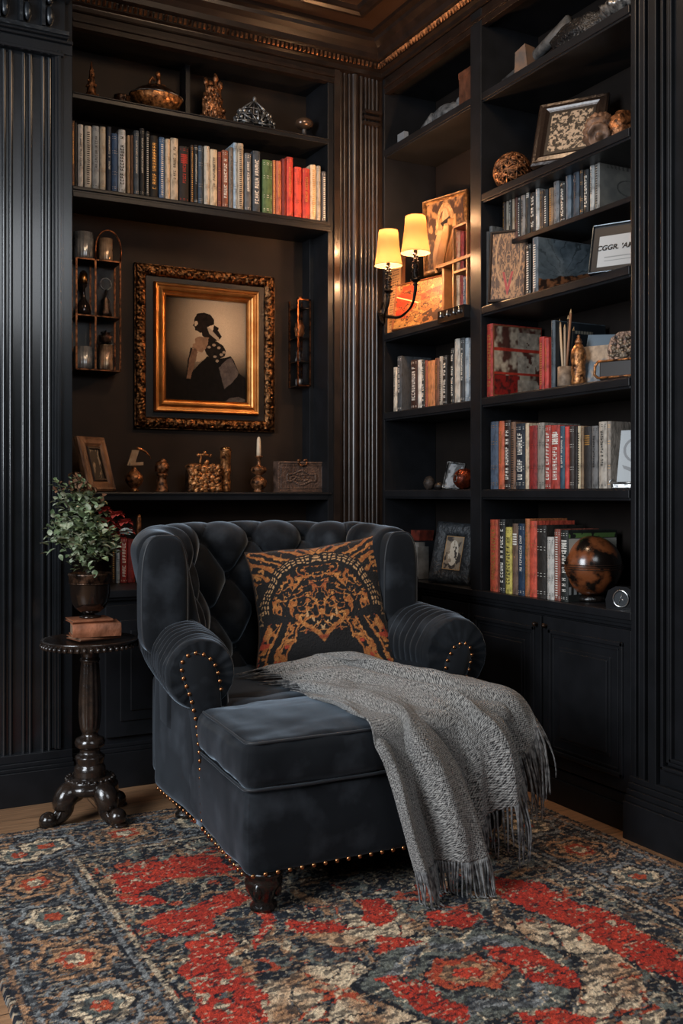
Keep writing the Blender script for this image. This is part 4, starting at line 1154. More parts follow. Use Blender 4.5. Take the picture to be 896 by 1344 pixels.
row2 = [(*Z3(118,134,352),'3a2c24','thin bronze-brown','gt'),(*Z3(137,151,348),'8f8778','thin grey-beige','-'),(*Z3(154,167,345),'2c2a28','thin black','wt'),(*Z3(170,183,342),'a3927a','thin fawn','-'),(*Z3(186,200,338),'5b3428','thin rust-brown','gt'),(*Z3(203,216,334),'2d2c2c','thin jet','wd'),(*Z3(219,243,326),'85807a','ash','kt'),
 (*Z3(248,270,252),'262a2e','tall black silver-topped','wp'),(*Z3(273,300,312),'231e1b','black white-blotched','Wt'),(*Z3(302,322,238),'b9bcb8','tall white-edged','-'),(*Z3(326,346,300),'4a382c','short bronze','gt'),(*Z3(349,371,293),'22282e','short blue-black','wd'),
 (*Z3(376,400,285),'8a6a48','gold-brown','gd'),(*Z3(402,433,247),'6f7478','pewter grey','-'),(*Z3(440,467,252),'1c1b1b','black heavily lettered','Wt'),(*Z3(470,500,190),'56697a','tall blue-grey','-'),(*Z3(513,545,168),'3c4a58','tallest slate','kt'),(*Z3(549,568,178),'23282c','slim charcoal','-'),
 (*Z3(571,599,182),'202326','black script-lettered','Wt'),(*Z3(605,630,140),'a9adab','white-spined','kt'),(*Z3(635,660,98),'8d8d88','large pale grey album','kd',.24)]
place_row(row2, 'X', XC+.07, 2.184, .13, 'on the half-depth shelf', 'books on the half-depth upper shelf')
row2b = [(*Z3(22,40,530),'2c2f31','thin iron-grey','-'),(*Z3(42,60,500),'4a5054','thin ash-blue','kt')]
place_row(row2b, 'X', XC+.02, 1.926, .17, 'behind the scroll-carved panel', 'thin books by the scrolled relief panel')
row2c = [(*Z3(247,276,600),'1f1f20','dark spotted','wd',.2),(*Z3(284,316,562),'5a656d','large blue-grey sprig-patterned','wd',.27)]
place_row(row2c, 'X', XC+.015, 1.926, .2, 'beside the framed certificate', 'large books beside the framed certificate')
Z5 = lambda a, b, t: (630+a/4.267, 630+b/4.267, 400+t/4.267)
row4 = [(*Z5(29,62,108),'a8281c','large red photo-covered album','Gt',.255),(*Z5(321,350,180),'b02a20','gilt red','gd'),(*Z5(352,374,187),'c03428','slim gilt red','gt'),(*Z5(388,411,88),'46535c','dark grey-blue tall notebook','kt',.25)]
place_row(row4, 'X', XC+.012, 1.549, .17, 'on the pencil shelf', 'books on the pencil shelf')
# books on the ledge behind the plant
rowD = [(146.5,152.5,700,'2b1d16','dark brown behind the foliage','gd'),(153.2,158,722,'9fb0bb','narrow pale blue','-'),(158.8,167.6,706,'9c201a','deep red white-titled','Wt'),(168.2,178,708,'8a1a15','dark red half-hidden','-')]
place_row(rowD, 'Y', 4.12, .776, .15, 'behind the plant', 'books on the ledge behind the plant')
# ================================================================== PAINTING
def frame_border(m, x0, x1, z0, z1, prof, y, mi=0, smooth=False):
    """prof: (inset, y offset); mitred frame around a rectangle in the xz plane"""
    n = len(prof); cs = []
    for ins, dy in prof: cs.append([(x0+ins, y+dy, z0+ins), (x1-ins, y+dy, z0+ins), (x1-ins, y+dy, z1-ins), (x0+ins, y+dy, z1-ins)])
    vs = [p for c in cs for p in c]; fs = []
    for i in range(n-1):
        for k in range(4):
            k2 = (k+1) % 4; fs.append((i*4+k, i*4+k2, (i+1)*4+k2, (i+1)*4+k))
    m.add(vs, fs, mi, smooth)
def carved(m, x0, x1, z0, z1, wd, y, amp, seed, fr=60, mi=0):
    """ornate relief border"""
    for (ax, ay, bx_, by_) in (((x0, z0), (x1, z0), (0, 1), 0), ((x0, z1), (x1, z1), (0, -1), 0), ((x0, z0), (x0, z1), (1, 0), 0), ((x1, z0), (x1, z1), (-1, 0), 0)):
        L = math.hypot(ay[0]-ax[0], ay[1]-ax[1]); nu = int(L/.0045); nv = 12
        t = ((ay[0]-ax[0])/L, (ay[1]-ax[1])/L)
        def fn(u, v):
            s = u*L; lo, hi = v*wd, L-v*wd; s = lo+(hi-lo)*u
            px, pz = ax[0]+t[0]*s+bx_[0]*v*wd, ax[1]+t[1]*s+bx_[1]*v*wd
            h = math.sin(PI*v)**.5
            r = abs(nz((px*fr, pz*fr, seed)))+.6*abs(nz((px*fr*2, pz*fr*2, seed+4)))
            return (px, y-.012*h-amp*r*h, pz)
        m.grid(fn, nu, nv)
QY = 4.445
a0 = onY(178, 343, 4.41); a1 = onY(362, 362, 4.41); px0, px1 = a0[0], a1[0]; pz0, pz1 = 1.447, 2.197
pa = thing('framed_painting', 'large gilt and carved frame with a sepia portrait of a seated lady in profile', 'painting', ((px0+px1)/2, QY, pz0))
m = MB(); carved(m, px0, px1, pz0, pz1, .053, QY-.015, .016, 3)
m.box(px0, px1, QY-.02, QY, pz0, pz0+.01).box(px0, px1, QY-.02, QY, pz1-.01, pz1).box(px0, px0+.01, QY-.02, QY, pz0, pz1).box(px1-.01, px1, QY-.02, QY, pz0, pz1)
part('outer_frame', m, mat('carved_gilt', '7c5636', .36, 1., color2='20140d', scale=75, ramp=(.4,.6), bump=.4, bscale=90), pa)
m = MB(); frame_border(m, px0+.052, px1-.052, pz0+.052, pz1-.052, [(0,-.012),(.002,-.014),(.036,-.014),(.036,0)], QY)
part('black_slip', m, mat('slip_black', '1d1a18', .45), pa)
gx0, gx1, gz0, gz1 = px0+.087, px1-.087, pz0+.079, pz1-.079
m = MB(); frame_border(m, gx0, gx1, gz0, gz1, [(0,-.01),(0,-.03),(.006,-.042),(.014,-.040),(.017,-.032),(.022,-.031),(.034,-.038),(.040,-.034),(.043,-.026),(.050,-.024),(.055,-.028),(.058,-.024),(.060,-.012)], QY)
part('gilt_frame', m, GOLD, pa)
def paint_pat(u, v):
    X = u*485+213; Y = 845-v*610
    sh = X.shape+(3,)
    r = np.sqrt(((X-520)/330)**2+((Y-420)/420)**2)+.06*(fnoise(u, v, 4, 5)-.5)
    c = mix(np.broadcast_to(hexl('c4ad90'), sh), np.broadcast_to(hexl('1d1611'), sh), (r-.18)*1.25)
    c = mix(c, np.broadcast_to(hexl('090706'), sh), np.clip((Y-540)/180, 0, 1))
    w = 6*(fnoise(u, v, 26, 9)-.5); Xw, Yw = X+w, Y+w
    def P(poly, col, tex=0.):
        nonlocal c
        k = inpoly(Xw, Yw, poly); q = np.broadcast_to(hexl(col), sh)
        if tex: q = q*(1+tex*(fnoise(u, v, 30, 17)[..., None]-.5)*2)
        c = np.where(k[..., None], q, c)
    P([(213,730),(300,725),(350,712),(372,668),(410,625),(462,575),(520,590),(602,566),(620,590),(652,665),(698,700),(698,845),(213,845)], '0c0908', .8)
    P([(530,640),(575,590),(606,575),(650,665),(640,690),(600,735),(562,766),(548,712)], '4e4540', .5)
    P([(425,425),(455,395),(490,430),(520,480),(470,485),(445,470),(430,455)], '1c1410')
    P([(384,350),(402,325),(440,316),(478,324),(500,352),(500,380),(470,398),(448,404),(436,432),(418,440),(402,428),(388,426),(384,405),(374,398),(382,384)], '1a120e', .9)
    P([(386,372),(398,368),(404,385),(392,402),(384,398)], 'b09a80')
    P([(500,385),(528,398),(524,416),(540,440),(548,452),(534,468),(520,450),(500,446),(492,420)], '1a120f', .6)
    P([(458,402),(476,406),(500,430),(536,470),(524,480),(498,460),(472,440)], 'a08c76')
    P([(385,478),(402,462),(440,460),(472,464),(474,496),(456,530),(430,555),(398,548),(370,530),(374,508),(388,502)], '80634c', .3)
    P([(362,535),(398,540),(402,560),(380,640),(360,716),(336,716),(342,640),(352,580)], '6a503e', .5)
    P([(398,540),(372,530),(352,600),(336,712),(330,712),(344,600),(360,530)], '1c1511')
    P([(400,560),(452,560),(460,575),(410,612),(392,614)], 'a48e74')
    P([(468,470),(520,484),(556,505),(572,535),(566,565),(520,598),(486,590),(456,566),(446,540),(462,505)], '16110e', .8)
    for (qx, qy) in ((505,575),(520,600),(545,560),(560,545),(470,520),(500,505),(530,520)):
        k = ((X-qx)**2+((Y-qy)*1.3)**2 < 60+90*fnoise(u, v, 40, qx)); c = np.where(k[..., None], hexl('8f7c68'), c)
    P([(560,845),(600,820),(650,810),(690,825),(690,845)], '4a423c', .6)
    return c*(.9+.2*np.random.RandomState(1).rand(*X.shape))[..., None]
m = MB().grid(lambda u, v: (gx0+.058+(gx1-gx0-.116)*u, QY-.013, gz0+.058+(gz1-gz0-.116)*v), 220, 270); m.c = colgrid(220, 270, paint_pat)
part('picture', m, mat('oil_picture', '555555', .8, attr=True, spec=.15), pa, recalc=False)

# ================================================================== SCONCE
SX, SZ = 2.30, 2.19
s1 = (2.302, 3.925); s2 = (2.285, 3.665)
bpX, bpY, bpZ = 2.428, 4.19, 2.02
sn = thing('wall_sconce', 'lit two-arm black iron wall sconce with cream flared shades before the bookcase', 'wall lamp', (bpX, bpY, bpZ))
part('backplate', MB().lathe([(.001,-.002),(.032,0),(.034,.004),(.028,.010),(.014,.014),(.010,.022),(.001,.026)], (0,0,0), 24), IRON, sn, ) if False else None
m = MB(); 
prof = [(.030, 0), (.032, .005), (.024, .010), (.012, .016), (.010, .030)]
vs = []; seg = 20
m.grid(lambda u, v: (bpX+.002-cr1([np.array((0, 0))]*2, 0)[0]-np.interp(u, np.linspace(0, 1, 5), [p[1] for p in prof]), bpY-.0+np.interp(u, np.linspace(0, 1, 5), [p[0] for p in prof])*math.cos(2*PI*v)*.62, bpZ+1.9*np.interp(u, np.linspace(0, 1, 5), [p[0] for p in prof])*math.sin(2*PI*v)), 8, 20, cv=True)
part('backplate', m, IRON, sn)
for (sx_, sy_), nm in ((s1, 'arm'), (s2, 'arm')):
    A = np.array
    P = [A((bpX-.02, bpY, bpZ)), A((bpX-.06, (bpY*2+sy_)/3, bpZ-.045)), A((sx_+.03, (bpY+2*sy_)/3, bpZ-.075)), A((sx_+.0, sy_+.035, bpZ-.055)), A((sx_, sy_+.004, bpZ+.0)), A((sx_, sy_, bpZ+.04))]
    Q = [Vector(cr1(P, t/40)) for t in range(41)]
    ar = part('arm', MB().tube(Q, lambda t: .0065+.0015*math.sin(t*9), 10), IRON, sn)
    m = MB().lathe([(.004,0),(.012,.006),(.007,.014),(.014,.022),(.022,.026),(.022,.030),(.010,.034),(.013,.045),(.011,.075),(.014,.085),(.009,.10),(.009,.155),(.004,.16)], (sx_, sy_, bpZ+.025), 20)
    for k in range(26):
        a = k*2.4; z = bpZ+.05+k*.0045; m.ball((sx_+.012*math.cos(a), sy_+.012*math.sin(a), z), (.006,.006,.005), 6, 5)
    part('candle_stem', m, IRON, sn)
    sh = mat('lampshade_cream', 'e8c890', .8)
    if not sh.get('done'):
        nt = sh.node_tree; N = nt.nodes; L = nt.links; p = N['Principled BSDF']; out = [n for n in N if n.type == 'OUTPUT_MATERIAL'][0]
        tr = N.new('ShaderNodeBsdfTranslucent'); tr.inputs[0].default_value = (.09, .040, .015, 1)
        mx = N.new('ShaderNodeMixShader'); mx.inputs[0].default_value = .6
        L.new(p.outputs[0], mx.inputs[1]); L.new(tr.outputs[0], mx.inputs[2]); L.new(mx.outputs[0], out.inputs[0])
        p.inputs['Base Color'].default_value = (.22, .14, .08, 1)
        p.inputs['Emission Color'].default_value = (1., .40, .15, 1); p.inputs['Emission Strength'].default_value = .30; sh['done'] = 1
    z0 = 2.19
    m = MB(); pr = [(.063,0),(.061,.012),(.0555,.045),(.050,.09),(.046,.13),(.045,.150),(.042,.158)]
    def shade(u, v, sx_=sx_, sy_=sy_):
        r = float(np.interp(u*.158, [p[1] for p in pr], [p[0] for p in pr])); a = 2*PI*v; return (sx_+r*math.cos(a), sy_+r*math.sin(a), z0+u*.158)
    m.grid(shade, 18, 40, cv=True)
    o = part('lamp_shade', m, sh, sn)
    m = MB(); 
    for rr, zz in ((.0635, 0), (.0425, .158)): m.tube([(sx_+rr*math.cos(a), sy_+rr*math.sin(a), z0+zz) for a in np.linspace(0, 2*PI, 40, endpoint=False)], .0014, 5, closed=True)
    m2 = part('shade_rim', m, mat('shade_trim', '8a6a40', .7), sn)
    part('bulb', MB().ball((sx_, sy_, z0+.055), (.013,.013,.026), 14, 10), mat('bulb_glow', 'fff0d0', .3, emis='ffc070', estr=14), sn)
    l = bpy.data.lights.new('sconce_light', 'POINT'); l.energy = 10; l.color = (1., .52, .24); l.shadow_soft_size = .02
    lo = bpy.data.objects.new('sconce_light', l); COL.objects.link(lo); lo.location = (sx_, sy_, z0+.166)
    l = bpy.data.lights.new('sconce_light', 'POINT'); l.energy = 15; l.color = (1., .55, .27); l.shadow_soft_size = .02
    lo = bpy.data.objects.new('sconce_light', l); COL.objects.link(lo); lo.location = (sx_, sy_, z0+.006)

# ================================================================== helpers for ornaments
def knob(fr, amp, seed): return lambda d: amp*(abs(nz(d, fr, seed))*2-.4)
def simple(name, label, cat_, parts_, loc, rot=(0,0,0), group=None):
    """parts_: list of (part name, MB in local coordinates, material); the first is the body"""
    t = thing(name, label, cat_, loc, rot, group)
    for nm, m, mt in parts_: m.build(nm, mt, t)
    return t
def framed(name, label, w, h, bw, loc, yaw, lean, picfn, fm, thick=.018, ornate=0., n=80, cat_='picture frame', roll=0):
    """stands on its bottom edge, faces local -y, leans back"""
    t = thing(name, label, cat_, loc, (-lean, roll, yaw))
    m = MB()
    if ornate: carved(m, -w/2, w/2, 0, h, bw, 0, ornate, 5, 90)
    else: frame_border(m, -w/2, w/2, 0, h, [(0,thick*.6),(0,-.002),(bw*.15,-.008),(bw*.35,-.006),(bw*.7,-.009),(bw*.85,-.004),(bw,0),(bw,.004)], 0)
    m.box(-w/2+.002, w/2-.002, .001, thick, .002, h-.002)
    m.build('frame', fm, t)
    q = MB().grid(lambda u, v: (-w/2+bw+(w-2*bw)*u, -.0012, bw+(h-2*bw)*v), n, n); q.c = colgrid(n, n, picfn)
    q.build('picture', mat('print_paper', '555555', .5, attr=True), t, recalc=False)
    return t
def photo_pat(bg, fg, seed, fgamt=.5, pal=None):
    def f(u, v):
        sh = u.shape+(3,); n = fnoise(u, v, 3.2, seed); n2 = fnoise(u, v, 9, seed+3)
        c = mix(np.broadcast_to(hexl(bg), sh), np.broadcast_to(hexl(fg), sh), (n+.5*n2-.75+(.5-np.abs(u-.5))*fgamt)*9)
        return c*(.75+.5*n2)[..., None]
    return f
# ---------------- shelf C (under the painting)
CZ = 1.1575
WOODF = mat('carved_walnut', '8a6448', .55, color2='4e3424', scale=22, bump=.6, bscale=55, stretch=(1,1,.4))
def por(u, v):
    c = photo_pat('8c7c68', '1a1512', 40, .2)(u, v); k = inpoly(u, v, [(.45,.1),(.7,.3),(.72,.6),(.6,.85),(.5,.8),(.42,.5),(.3,.2)])
    return np.where(k[..., None], hexl('17110e'), c)
def wide_frame(name, label, w, h, loc, yaw, lean, fm, pic, bw, roll=0.): return framed(name, label, w, h, bw, loc, yaw, lean, pic, fm, .02, .006, cat_='picture frame', roll=roll)
p = onY(130, 645, 4.27)
t = framed('photo_frame', 'carved walnut photo frame leaning at the plant end of the shelf below the painting', .165, .245, .045, (p[0]+.012, 4.26, CZ+.004), .55, .30, por, WOODF, .022)
m = MB(); frame_border(m, -.04, .04, .042, .20, [(0,-.004),(.004,-.009),(.010,-.009),(.013,-.003)], 0); m.build('inner_slip', mat('slip_dark', '2a1d15', .5), t)
def atY(px, Y, z): q = onY(px, 648, Y); return (q[0], Y, z)
# perfume bottle with quill
t = simple('perfume_bottle', 'round-bellied bronze bottle with a pale label flag and curved quill', 'ornament', [
  ('body', MB().lathe([(.02,0),(.022,.006),(.014,.012),(.016,.018),(.032,.034),(.040,.052),(.036,.072),(.018,.092),(.009,.104),(.008,.118),(.012,.122)], (0,0,0), 28), BRONZE),
  ('collar', MB().lathe([(.021,.004),(.023,.007),(.021,.010)], (0,0,0), 28), BRASS),
  ('flag', MB().obox((-.005,0,.150), (.016,0,.014*0), (0,.004,0), (.011,0,.034)).obox((.008,0,.123), (.030,0,.002), (0,.012,0), (0,0,.007)), mat('parchment_tag', 'b39a7c', .6, color2='8c6e50', scale=30)),
  ('quill', MB().tube([(.012,0,.19),(.030,0,.188),(.050,0,.178),(.068,0,.160),(.076,0,.145)], lambda t: .008*(1-t)+.001, 8), BRONZE_L)], atY(176, 4.29, CZ))
t = simple('figurine', 'small bronze bust-shaped figurine between bottle and gilt casket', 'ornament', [
  ('body', MB().lathe([(.028,0),(.030,.004),(.026,.012),(.022,.03),(.020,.055),(.018,.068),(.024,.074),(.024,.08),(.016,.084)], (0,0,0), 24, flute=lambda a, z: .12*abs(nz((math.cos(a)*2, math.sin(a)*2, z*60)))), BRONZE),
  ('head', MB().ball((0,0,.108), (.031,.026,.03), 22, 16, disp=knob(2.6, .16, 3)).ball((.004,0,.136), (.016,.014,.012), 14, 10, disp=knob(3, .2, 5)), BRONZE)], atY(212.5, 4.29, CZ))
# casket
m = MB().box(-.072, .058, -.04, .04, 0, .10)
body = MB()
for k in range(150):
    x = random.uniform(-.07, .06); z = random.uniform(.006, .115); s = random.uniform(.008, .017)
    body.ball((x, -.041+random.uniform(-.003,.004), z), (s, .009, s*random.uniform(.6, 1.2)), 9, 7, disp=knob(2, .25, k))
for k in range(40): body.ball((random.uniform(-.07,.06), random.uniform(-.035,.035), .108+random.uniform(-.004,.01)), (.014,.012,.009), 8, 6, disp=knob(2, .25, k))
legs = MB()
for x in (-.070, .062): legs.lathe([(.012,0),(.016,.01),(.011,.03),(.017,.05),(.010,.075),(.018,.10),(.014,.112)], (x,-.03,0), 14)
lid = MB().lathe([(.026,.100),(.038,.104),(.040,.110),(.030,.118),(.012,.124)], (-.05,-.005,.006), 24)
hd = MB().tube([(-.014,0,.115),(-.016,0,.14),(-.012,0,.165)], .005, 8).tube([(.016,0,.12),(.014,0,.14),(.012,0,.150)], .005, 8).tube([(-.026,0,.168),(0,0,.170),(.030,0,.166)], .006, 8).ball((.006,0,.178), .009, 10, 8).ball((-.026,0,.168), .008, 8, 8).ball((.032,0,.166), .008, 8, 8).ball((.014,0,.136), (.012,.01,.012), 10, 8, disp=knob(2,.2,1))
t = simple('casket', 'gilt bronze casket encrusted with relief work under a bar handle', 'ornament', [('core', m, DARKBR), ('relief', body, BRONZE_L), ('corner_post', legs, BRONZE), ('lid', lid, BRONZE), ('handle', hd, BRONZE_L)], atY(267, 4.30, CZ))
t = simple('tall_canister', 'tall narrow gilt canister standing right against the casket', 'ornament', [
  ('body', MB().lathe([(.020,0),(.026,.006),(.020,.02),(.024,.05),(.018,.075),(.026,.095),(.024,.10),(.022,.15),(.026,.155),(.025,.185),(.028,.19),(.026,.197),(.008,.202)], (0,0,0), 28, flute=lambda a, z: .10*nz((math.cos(a)*2.4, math.sin(a)*2.4, z*55))), BRONZE_L),
  ('lid', MB().lathe([(.020,.197),(.024,.20),(.016,.206),(.004,.209)], (0,0,0), 24), BRASS)], atY(296, 4.31, CZ))
t = simple('candlestick', 'ornate bronze candlestick holding one short unlit cream candle', 'candlestick', [
  ('stick', MB().lathe([(.022,0),(.024,.006),(.018,.012),(.030,.022),(.038,.04),(.036,.055),(.024,.068),(.012,.074),(.012,.08),(.030,.09),(.038,.104),(.033,.116),(.012,.122),(.008,.13),(.008,.155),(.013,.16),(.018,.164),(.018,.168),(.008,.169)], (0,0,0), 32, flute=lambda a, z: .10*abs(nz((math.cos(a)*2.4, math.sin(a)*2.4, z*45)))), BRONZE),
  ('candle', MB().lathe([(.0105,.165),(.0105,.19),(.009,.245),(.005,.256),(.001,.259)], (0,0,0), 18), mat('candle_wax', 'c8b49a', .5)),
  ('wick', MB().tube([(0,0,.256),(.0005,0,.268)], .001, 5), BLACKL)], atY(339.5, 4.30, CZ))
# plaque box
LB2 = mat('embossed_leather', '5c463a', .5, color2='3c2c24', scale=30, bump=.5, bscale=90)
body = MB().box(-.125, .125, -.02, .03, 0, .145); rl = MB()
frame_border(rl, -.125, .125, 0, .145, [(0,-.0),(.0,-.004),(.008,-.005),(.010,-.001),(.016,-.001),(.018,-.003),(.021,-.001)], -.02)
for k in range(46):
    a = 2*PI*k/46; rl.ball((.075*math.cos(a), -.021, .068+.028*math.sin(a)+.006*math.sin(a*5)), (.008,.004,.006), 8, 6)
for k in range(30): rl.ball((random.uniform(-.06,.06), -.021, random.uniform(.05,.085)), (.009,.004,.005), 8, 6)
cl = MB().tube([(.022*math.cos(a), -.027, .143+.018*math.sin(a)) for a in np.linspace(PI, 2*PI, 12)], .0045, 8).ball((-.018,-.025,.150), (.010,.006,.006), 10, 6).ball((.018,-.025,.151), (.012,.006,.006), 10, 6)
t = simple('keepsake_box', 'flat brown embossed box with a buckle clasp at the pilaster end', 'box', [('body', body, LB2), ('relief', rl, LB2), ('clasp', cl, BRONZE)], atY(393.5, 4.29, CZ))
# ---------------- top shelf A
AZ = 2.8305
m = MB().lathe([(.034,0),(.036,.005),(.026,.014),(.020,.04),(.014,.09),(.007,.14),(.002,.175)], (0,0,0), 8, flute=lambda a, z: .22*nz((math.cos(a)*3, math.sin(a)*3, z*70)))
for k in range(40): t_ = random.random(); a = random.uniform(0, 2*PI); r = .030*(1-t_)+.003; m.ball((r*math.cos(a), r*math.sin(a), .006+t_*.14), .0055, 6, 5)
simple('spire_ornament', 'slim pointed bronze spire at the far end of the top shelf', 'ornament', [('spire', m, BRONZE), ('base', MB().lathe([(.038,0),(.04,.004),(.03,.007)], (0,0,0), 24).ball((.05,0,.010), (.018,.012,.010), 10, 8, disp=knob(3,.2,2)), DARKBR)], atY(120, 4.29, AZ))
m = MB().lathe([(.030,0),(.034,.006),(.030,.02),(.036,.045),(.034,.05),(.02,.05)], (0,0,0), 24, flute=lambda a, z: .10*math.sin(a*8))
simple('trinket_cup', 'little dark crown-shaped bronze cup beside the lidded tureen', 'ornament', [('cup', m, DARKBR)], atY(160, 4.29, AZ))
m = MB().lathe([(.05,0),(.055,.006),(.075,.02),(.104,.045),(.118,.072),(.116,.078),(.09,.078)], (0,0,0), 40, sy=.75, flute=lambda a, z: .03*math.sin(a*12))
l = MB().lathe([(.118,.074),(.112,.084),(.09,.10),(.05,.122),(.02,.134),(.002,.137)], (0,0,0), 40, sy=.75, flute=lambda a, z: .02*math.sin(a*16))
f = MB().tube([(-.03,0,.13),(-.028,0,.15),(-.018,0,.165),(-.006,0,.15)], .006, 8).tube([(.01,0,.13),(.012,0,.15),(.008,0,.175)], .009, 8).ball((.008,0,.18), (.012,.012,.014), 10, 8).ball((.03,0,.128), (.016,.014,.012), 10, 8)
rim = MB().tube([(.119*math.cos(a), .089*math.sin(a), .077) for a in np.linspace(0, 2*PI, 48, endpoint=False)], .003, 6, closed=True)
simple('tureen', 'lidded oval bronze tureen with a knobbly finial on the top shelf', 'dish', [('bowl', m, BRONZE_L), ('lid', l, DARKBR), ('finial', f, BRONZE), ('rim', rim, SILVER)], atY(205, 4.30, AZ))
m = MB()
for k in range(170):
    t_ = random.random(); a = random.uniform(0, 2*PI); r = (.066-.035*t_)*(.7+.3*random.random()); z = .012+t_*.155
    m.ball((r*math.cos(a), r*.6*math.sin(a), z), (random.uniform(.006,.011), .008, random.uniform(.008,.02)), 7, 6, disp=knob(2.5,.3,k))
m.ball((0,0,.07), (.048,.032,.07), 18, 14, disp=knob(3,.2,1))
for x, z in ((-.035,.19),(.012,.215),(-.012,.18),(.035,.185)): m.ball((x,0,z), (.013,.012,.02), 10, 8, disp=knob(3,.3,x*90)).tube([(x*.7,0,.12),(x,0,z)], .008, 7)
simple('coral_ornament', 'craggy bronze coral cluster standing beside the tureen', 'ornament', [('cluster', m, BRONZE)], atY(279.5, 4.30, AZ))
m = MB(); dome = lambda a, h: (.105*math.cos(a)*(1-h**2.2), -.01*0+.04*math.sin(a)*(1-h**2.2), .01+.14*h)
for k in range(14):
    a = PI*2*k/14; m.tube([dome(a, h) for h in np.linspace(0, 1, 12)], .003, 5)
for h in (0, .22, .45, .68): m.tube([dome(a, h) for a in np.linspace(0, 2*PI, 30, endpoint=False)], .0028, 5, closed=True)
for k in range(14): a = PI*2*(k+.5)/14; m.ball(dome(a, .55), .011, 7, 6); m.ball(dome(a, .32), .009, 7, 6)
for k in range(7): a = PI*k/6; m.tube([(0,-.045,.03),(.08*math.cos(a), -.043, .03+.06*math.sin(a))], .0035, 5)
m.ball((0,0,.155), (.010,.010,.014), 8, 8)
simple('filigree_basket', 'openwork dark silver filigree dome basket on the top shelf', 'ornament', [('filigree', m, SILVER), ('lining', MB().lathe([(.08,.002),(.085,.03),(.07,.08),(.035,.12),(.005,.14)], (0,0,0), 24, sy=.38), mat('lining_black', '0e0d0c', .6))], atY(334, 4.30, AZ))
simple('mushroom_ornament', 'small polished mushroom-shaped ornament alone near the pilaster', 'ornament', [
  ('cap', MB().ball((0,0,.085), (.046,.040,.030), 24, 14), mat('polished_horn', '6a5240', .18, .5, color2='3a2c24', scale=12, coat=.5)),
  ('stem', MB().lathe([(.022,0),(.02,.01),(.012,.035),(.011,.055),(.02,.075)], (0,0,0), 20), mat('stem_grey', '4a4644', .4, .4))], atY(399, 4.30, AZ))
# ---------------- glass display cases
def tumbler(label, px, Y, z, r, h, group, glow=0):
    def fl(a, zz): return -.06*abs(math.sin(a*9))
    return simple('ribbed_tumbler', label, 'glass', [('cup', MB().lathe([(r*.8,0),(r*.95,.004),(r,.012),(r,h),(r*.9,h),(r*.88,.012)], (0,0,0), 54, flute=fl), mat('ribbed_silver_glass', 'b4b6b8', .2, .55, color2='6a6c70', scale=20) if not glow else mat('warm_ribbed_glass', 'd0b49a', .2, .5, color2='8a7058', scale=20))], (px, Y, z), group=group)
cx0_, cx1_, cy0_, cy1_ = .99, 1.185, 4.345, 4.443
cs = thing('display_case', 'tall two-column glass display case with brass edges and an arched top', 'display case', ((cx0_+cx1_)/2, 4.40, 1.69))
xm = onY(125.5, 0, cy0_)[0]; m = MB(); zb_, zt_ = 1.69, 2.17
for x in (cx0_, xm, cx1_-.004):
    for y in (cy0_, cy1_-.005): m.box(x-.004, x+.004, y, y+.006, zb_, zt_)
for z in (zb_, 1.925, zt_): m.box(cx0_, cx1_, cy0_, cy0_+.005, z-.003, z+.003)
arc = [(xm+.0+ (cx1_-xm)*.5 + (cx1_-xm)*.5*math.cos(a), cy0_+.003, 2.22+.085*math.sin(a)) for a in np.linspace(0, PI, 16)]
m.tube([(cx1_-.003, cy0_+.003, zt_)]+arc+[(xm, cy0_+.003, zt_)], .004, 6)
part('brass_frame', m, mat('worn_copper', '8a5636', .35, 1., color2='2c1a12', scale=60), cs)
for z in (zb_, 1.925, 2.17): part('shelf', MB().box(cx0_, cx1_, cy0_+.005, cy1_, z-.003, z+.002), DARKBR, cs)
part('back_plate', MB().box(cx0_, cx1_, cy1_-.002, cy1_, zb_, zt_), mat('case_black', '0c0b0b', .4), cs)
part('glass_pane', MB().box(xm+.004, cx1_-.004, cy0_-.001, cy0_+.001, zb_, zt_), GLASS, cs)
G1 = 'ribbed tumblers in the two-column display case'
xl = (cx0_+xm)/2; xr = (xm+cx1_)/2
tumbler('ribbed silver tumbler standing on top of the display case beside the arch', xl, 4.395, 2.1725, .042, .12, G1)
tumbler('ribbed silver tumbler under the arched top of the display case', xr, 4.395, 2.1725, .030, .105, G1, 1)
tumbler('dim ribbed tumbler on the case floor nearer the fluted wall', xl, 4.395, 1.6925, .042, .10, G1)
tumbler('bright ribbed tumbler on the case floor nearer the painting', xr, 4.395, 1.6925, .031, .115, G1, 1)
simple('decanter', 'slender bronze-necked decanter inside the display case', 'glass', [('body', MB().lathe([(.028,0),(.034,.02),(.028,.05),(.010,.08),(.008,.12),(.016,.13),(.016,.19),(.006,.20)], (0,0,0), 20), mat('decanter_smoke', '3a3230', .12, .7)), ('neck', MB().lathe([(.0165,.14),(.018,.16),(.0165,.185)], (0,0,0), 16), BRASS)], (xl, 4.395, 1.928))
simple('hand_mirror', 'tiny round silver mirror on a stand inside the display case', 'ornament', [('ring', MB().tube([(.024*math.cos(a), 0, .15+.026*math.sin(a)) for a in np.linspace(0, 2*PI, 24, endpoint=False)], .003, 6, closed=True), SILVER), ('stand', MB().lathe([(.03,0),(.028,.02),(.016,.05),(.02,.075),(.006,.09),(.004,.125)], (0,0,0), 18, flute=lambda a, z: .1*math.sin(a*5)), DARKBR)], (xr, 4.395, 1.928))
simple('shell_ornament', 'small dark ruffled shell on the lower tier of the display case', 'ornament', [('shell', MB().ball((0,0,.03), (.028,.02,.03), 20, 12, disp=lambda d: .2*math.sin(math.atan2(d.z, d.x)*9)), DARKBR)], (xr, 4.395, 1.809))
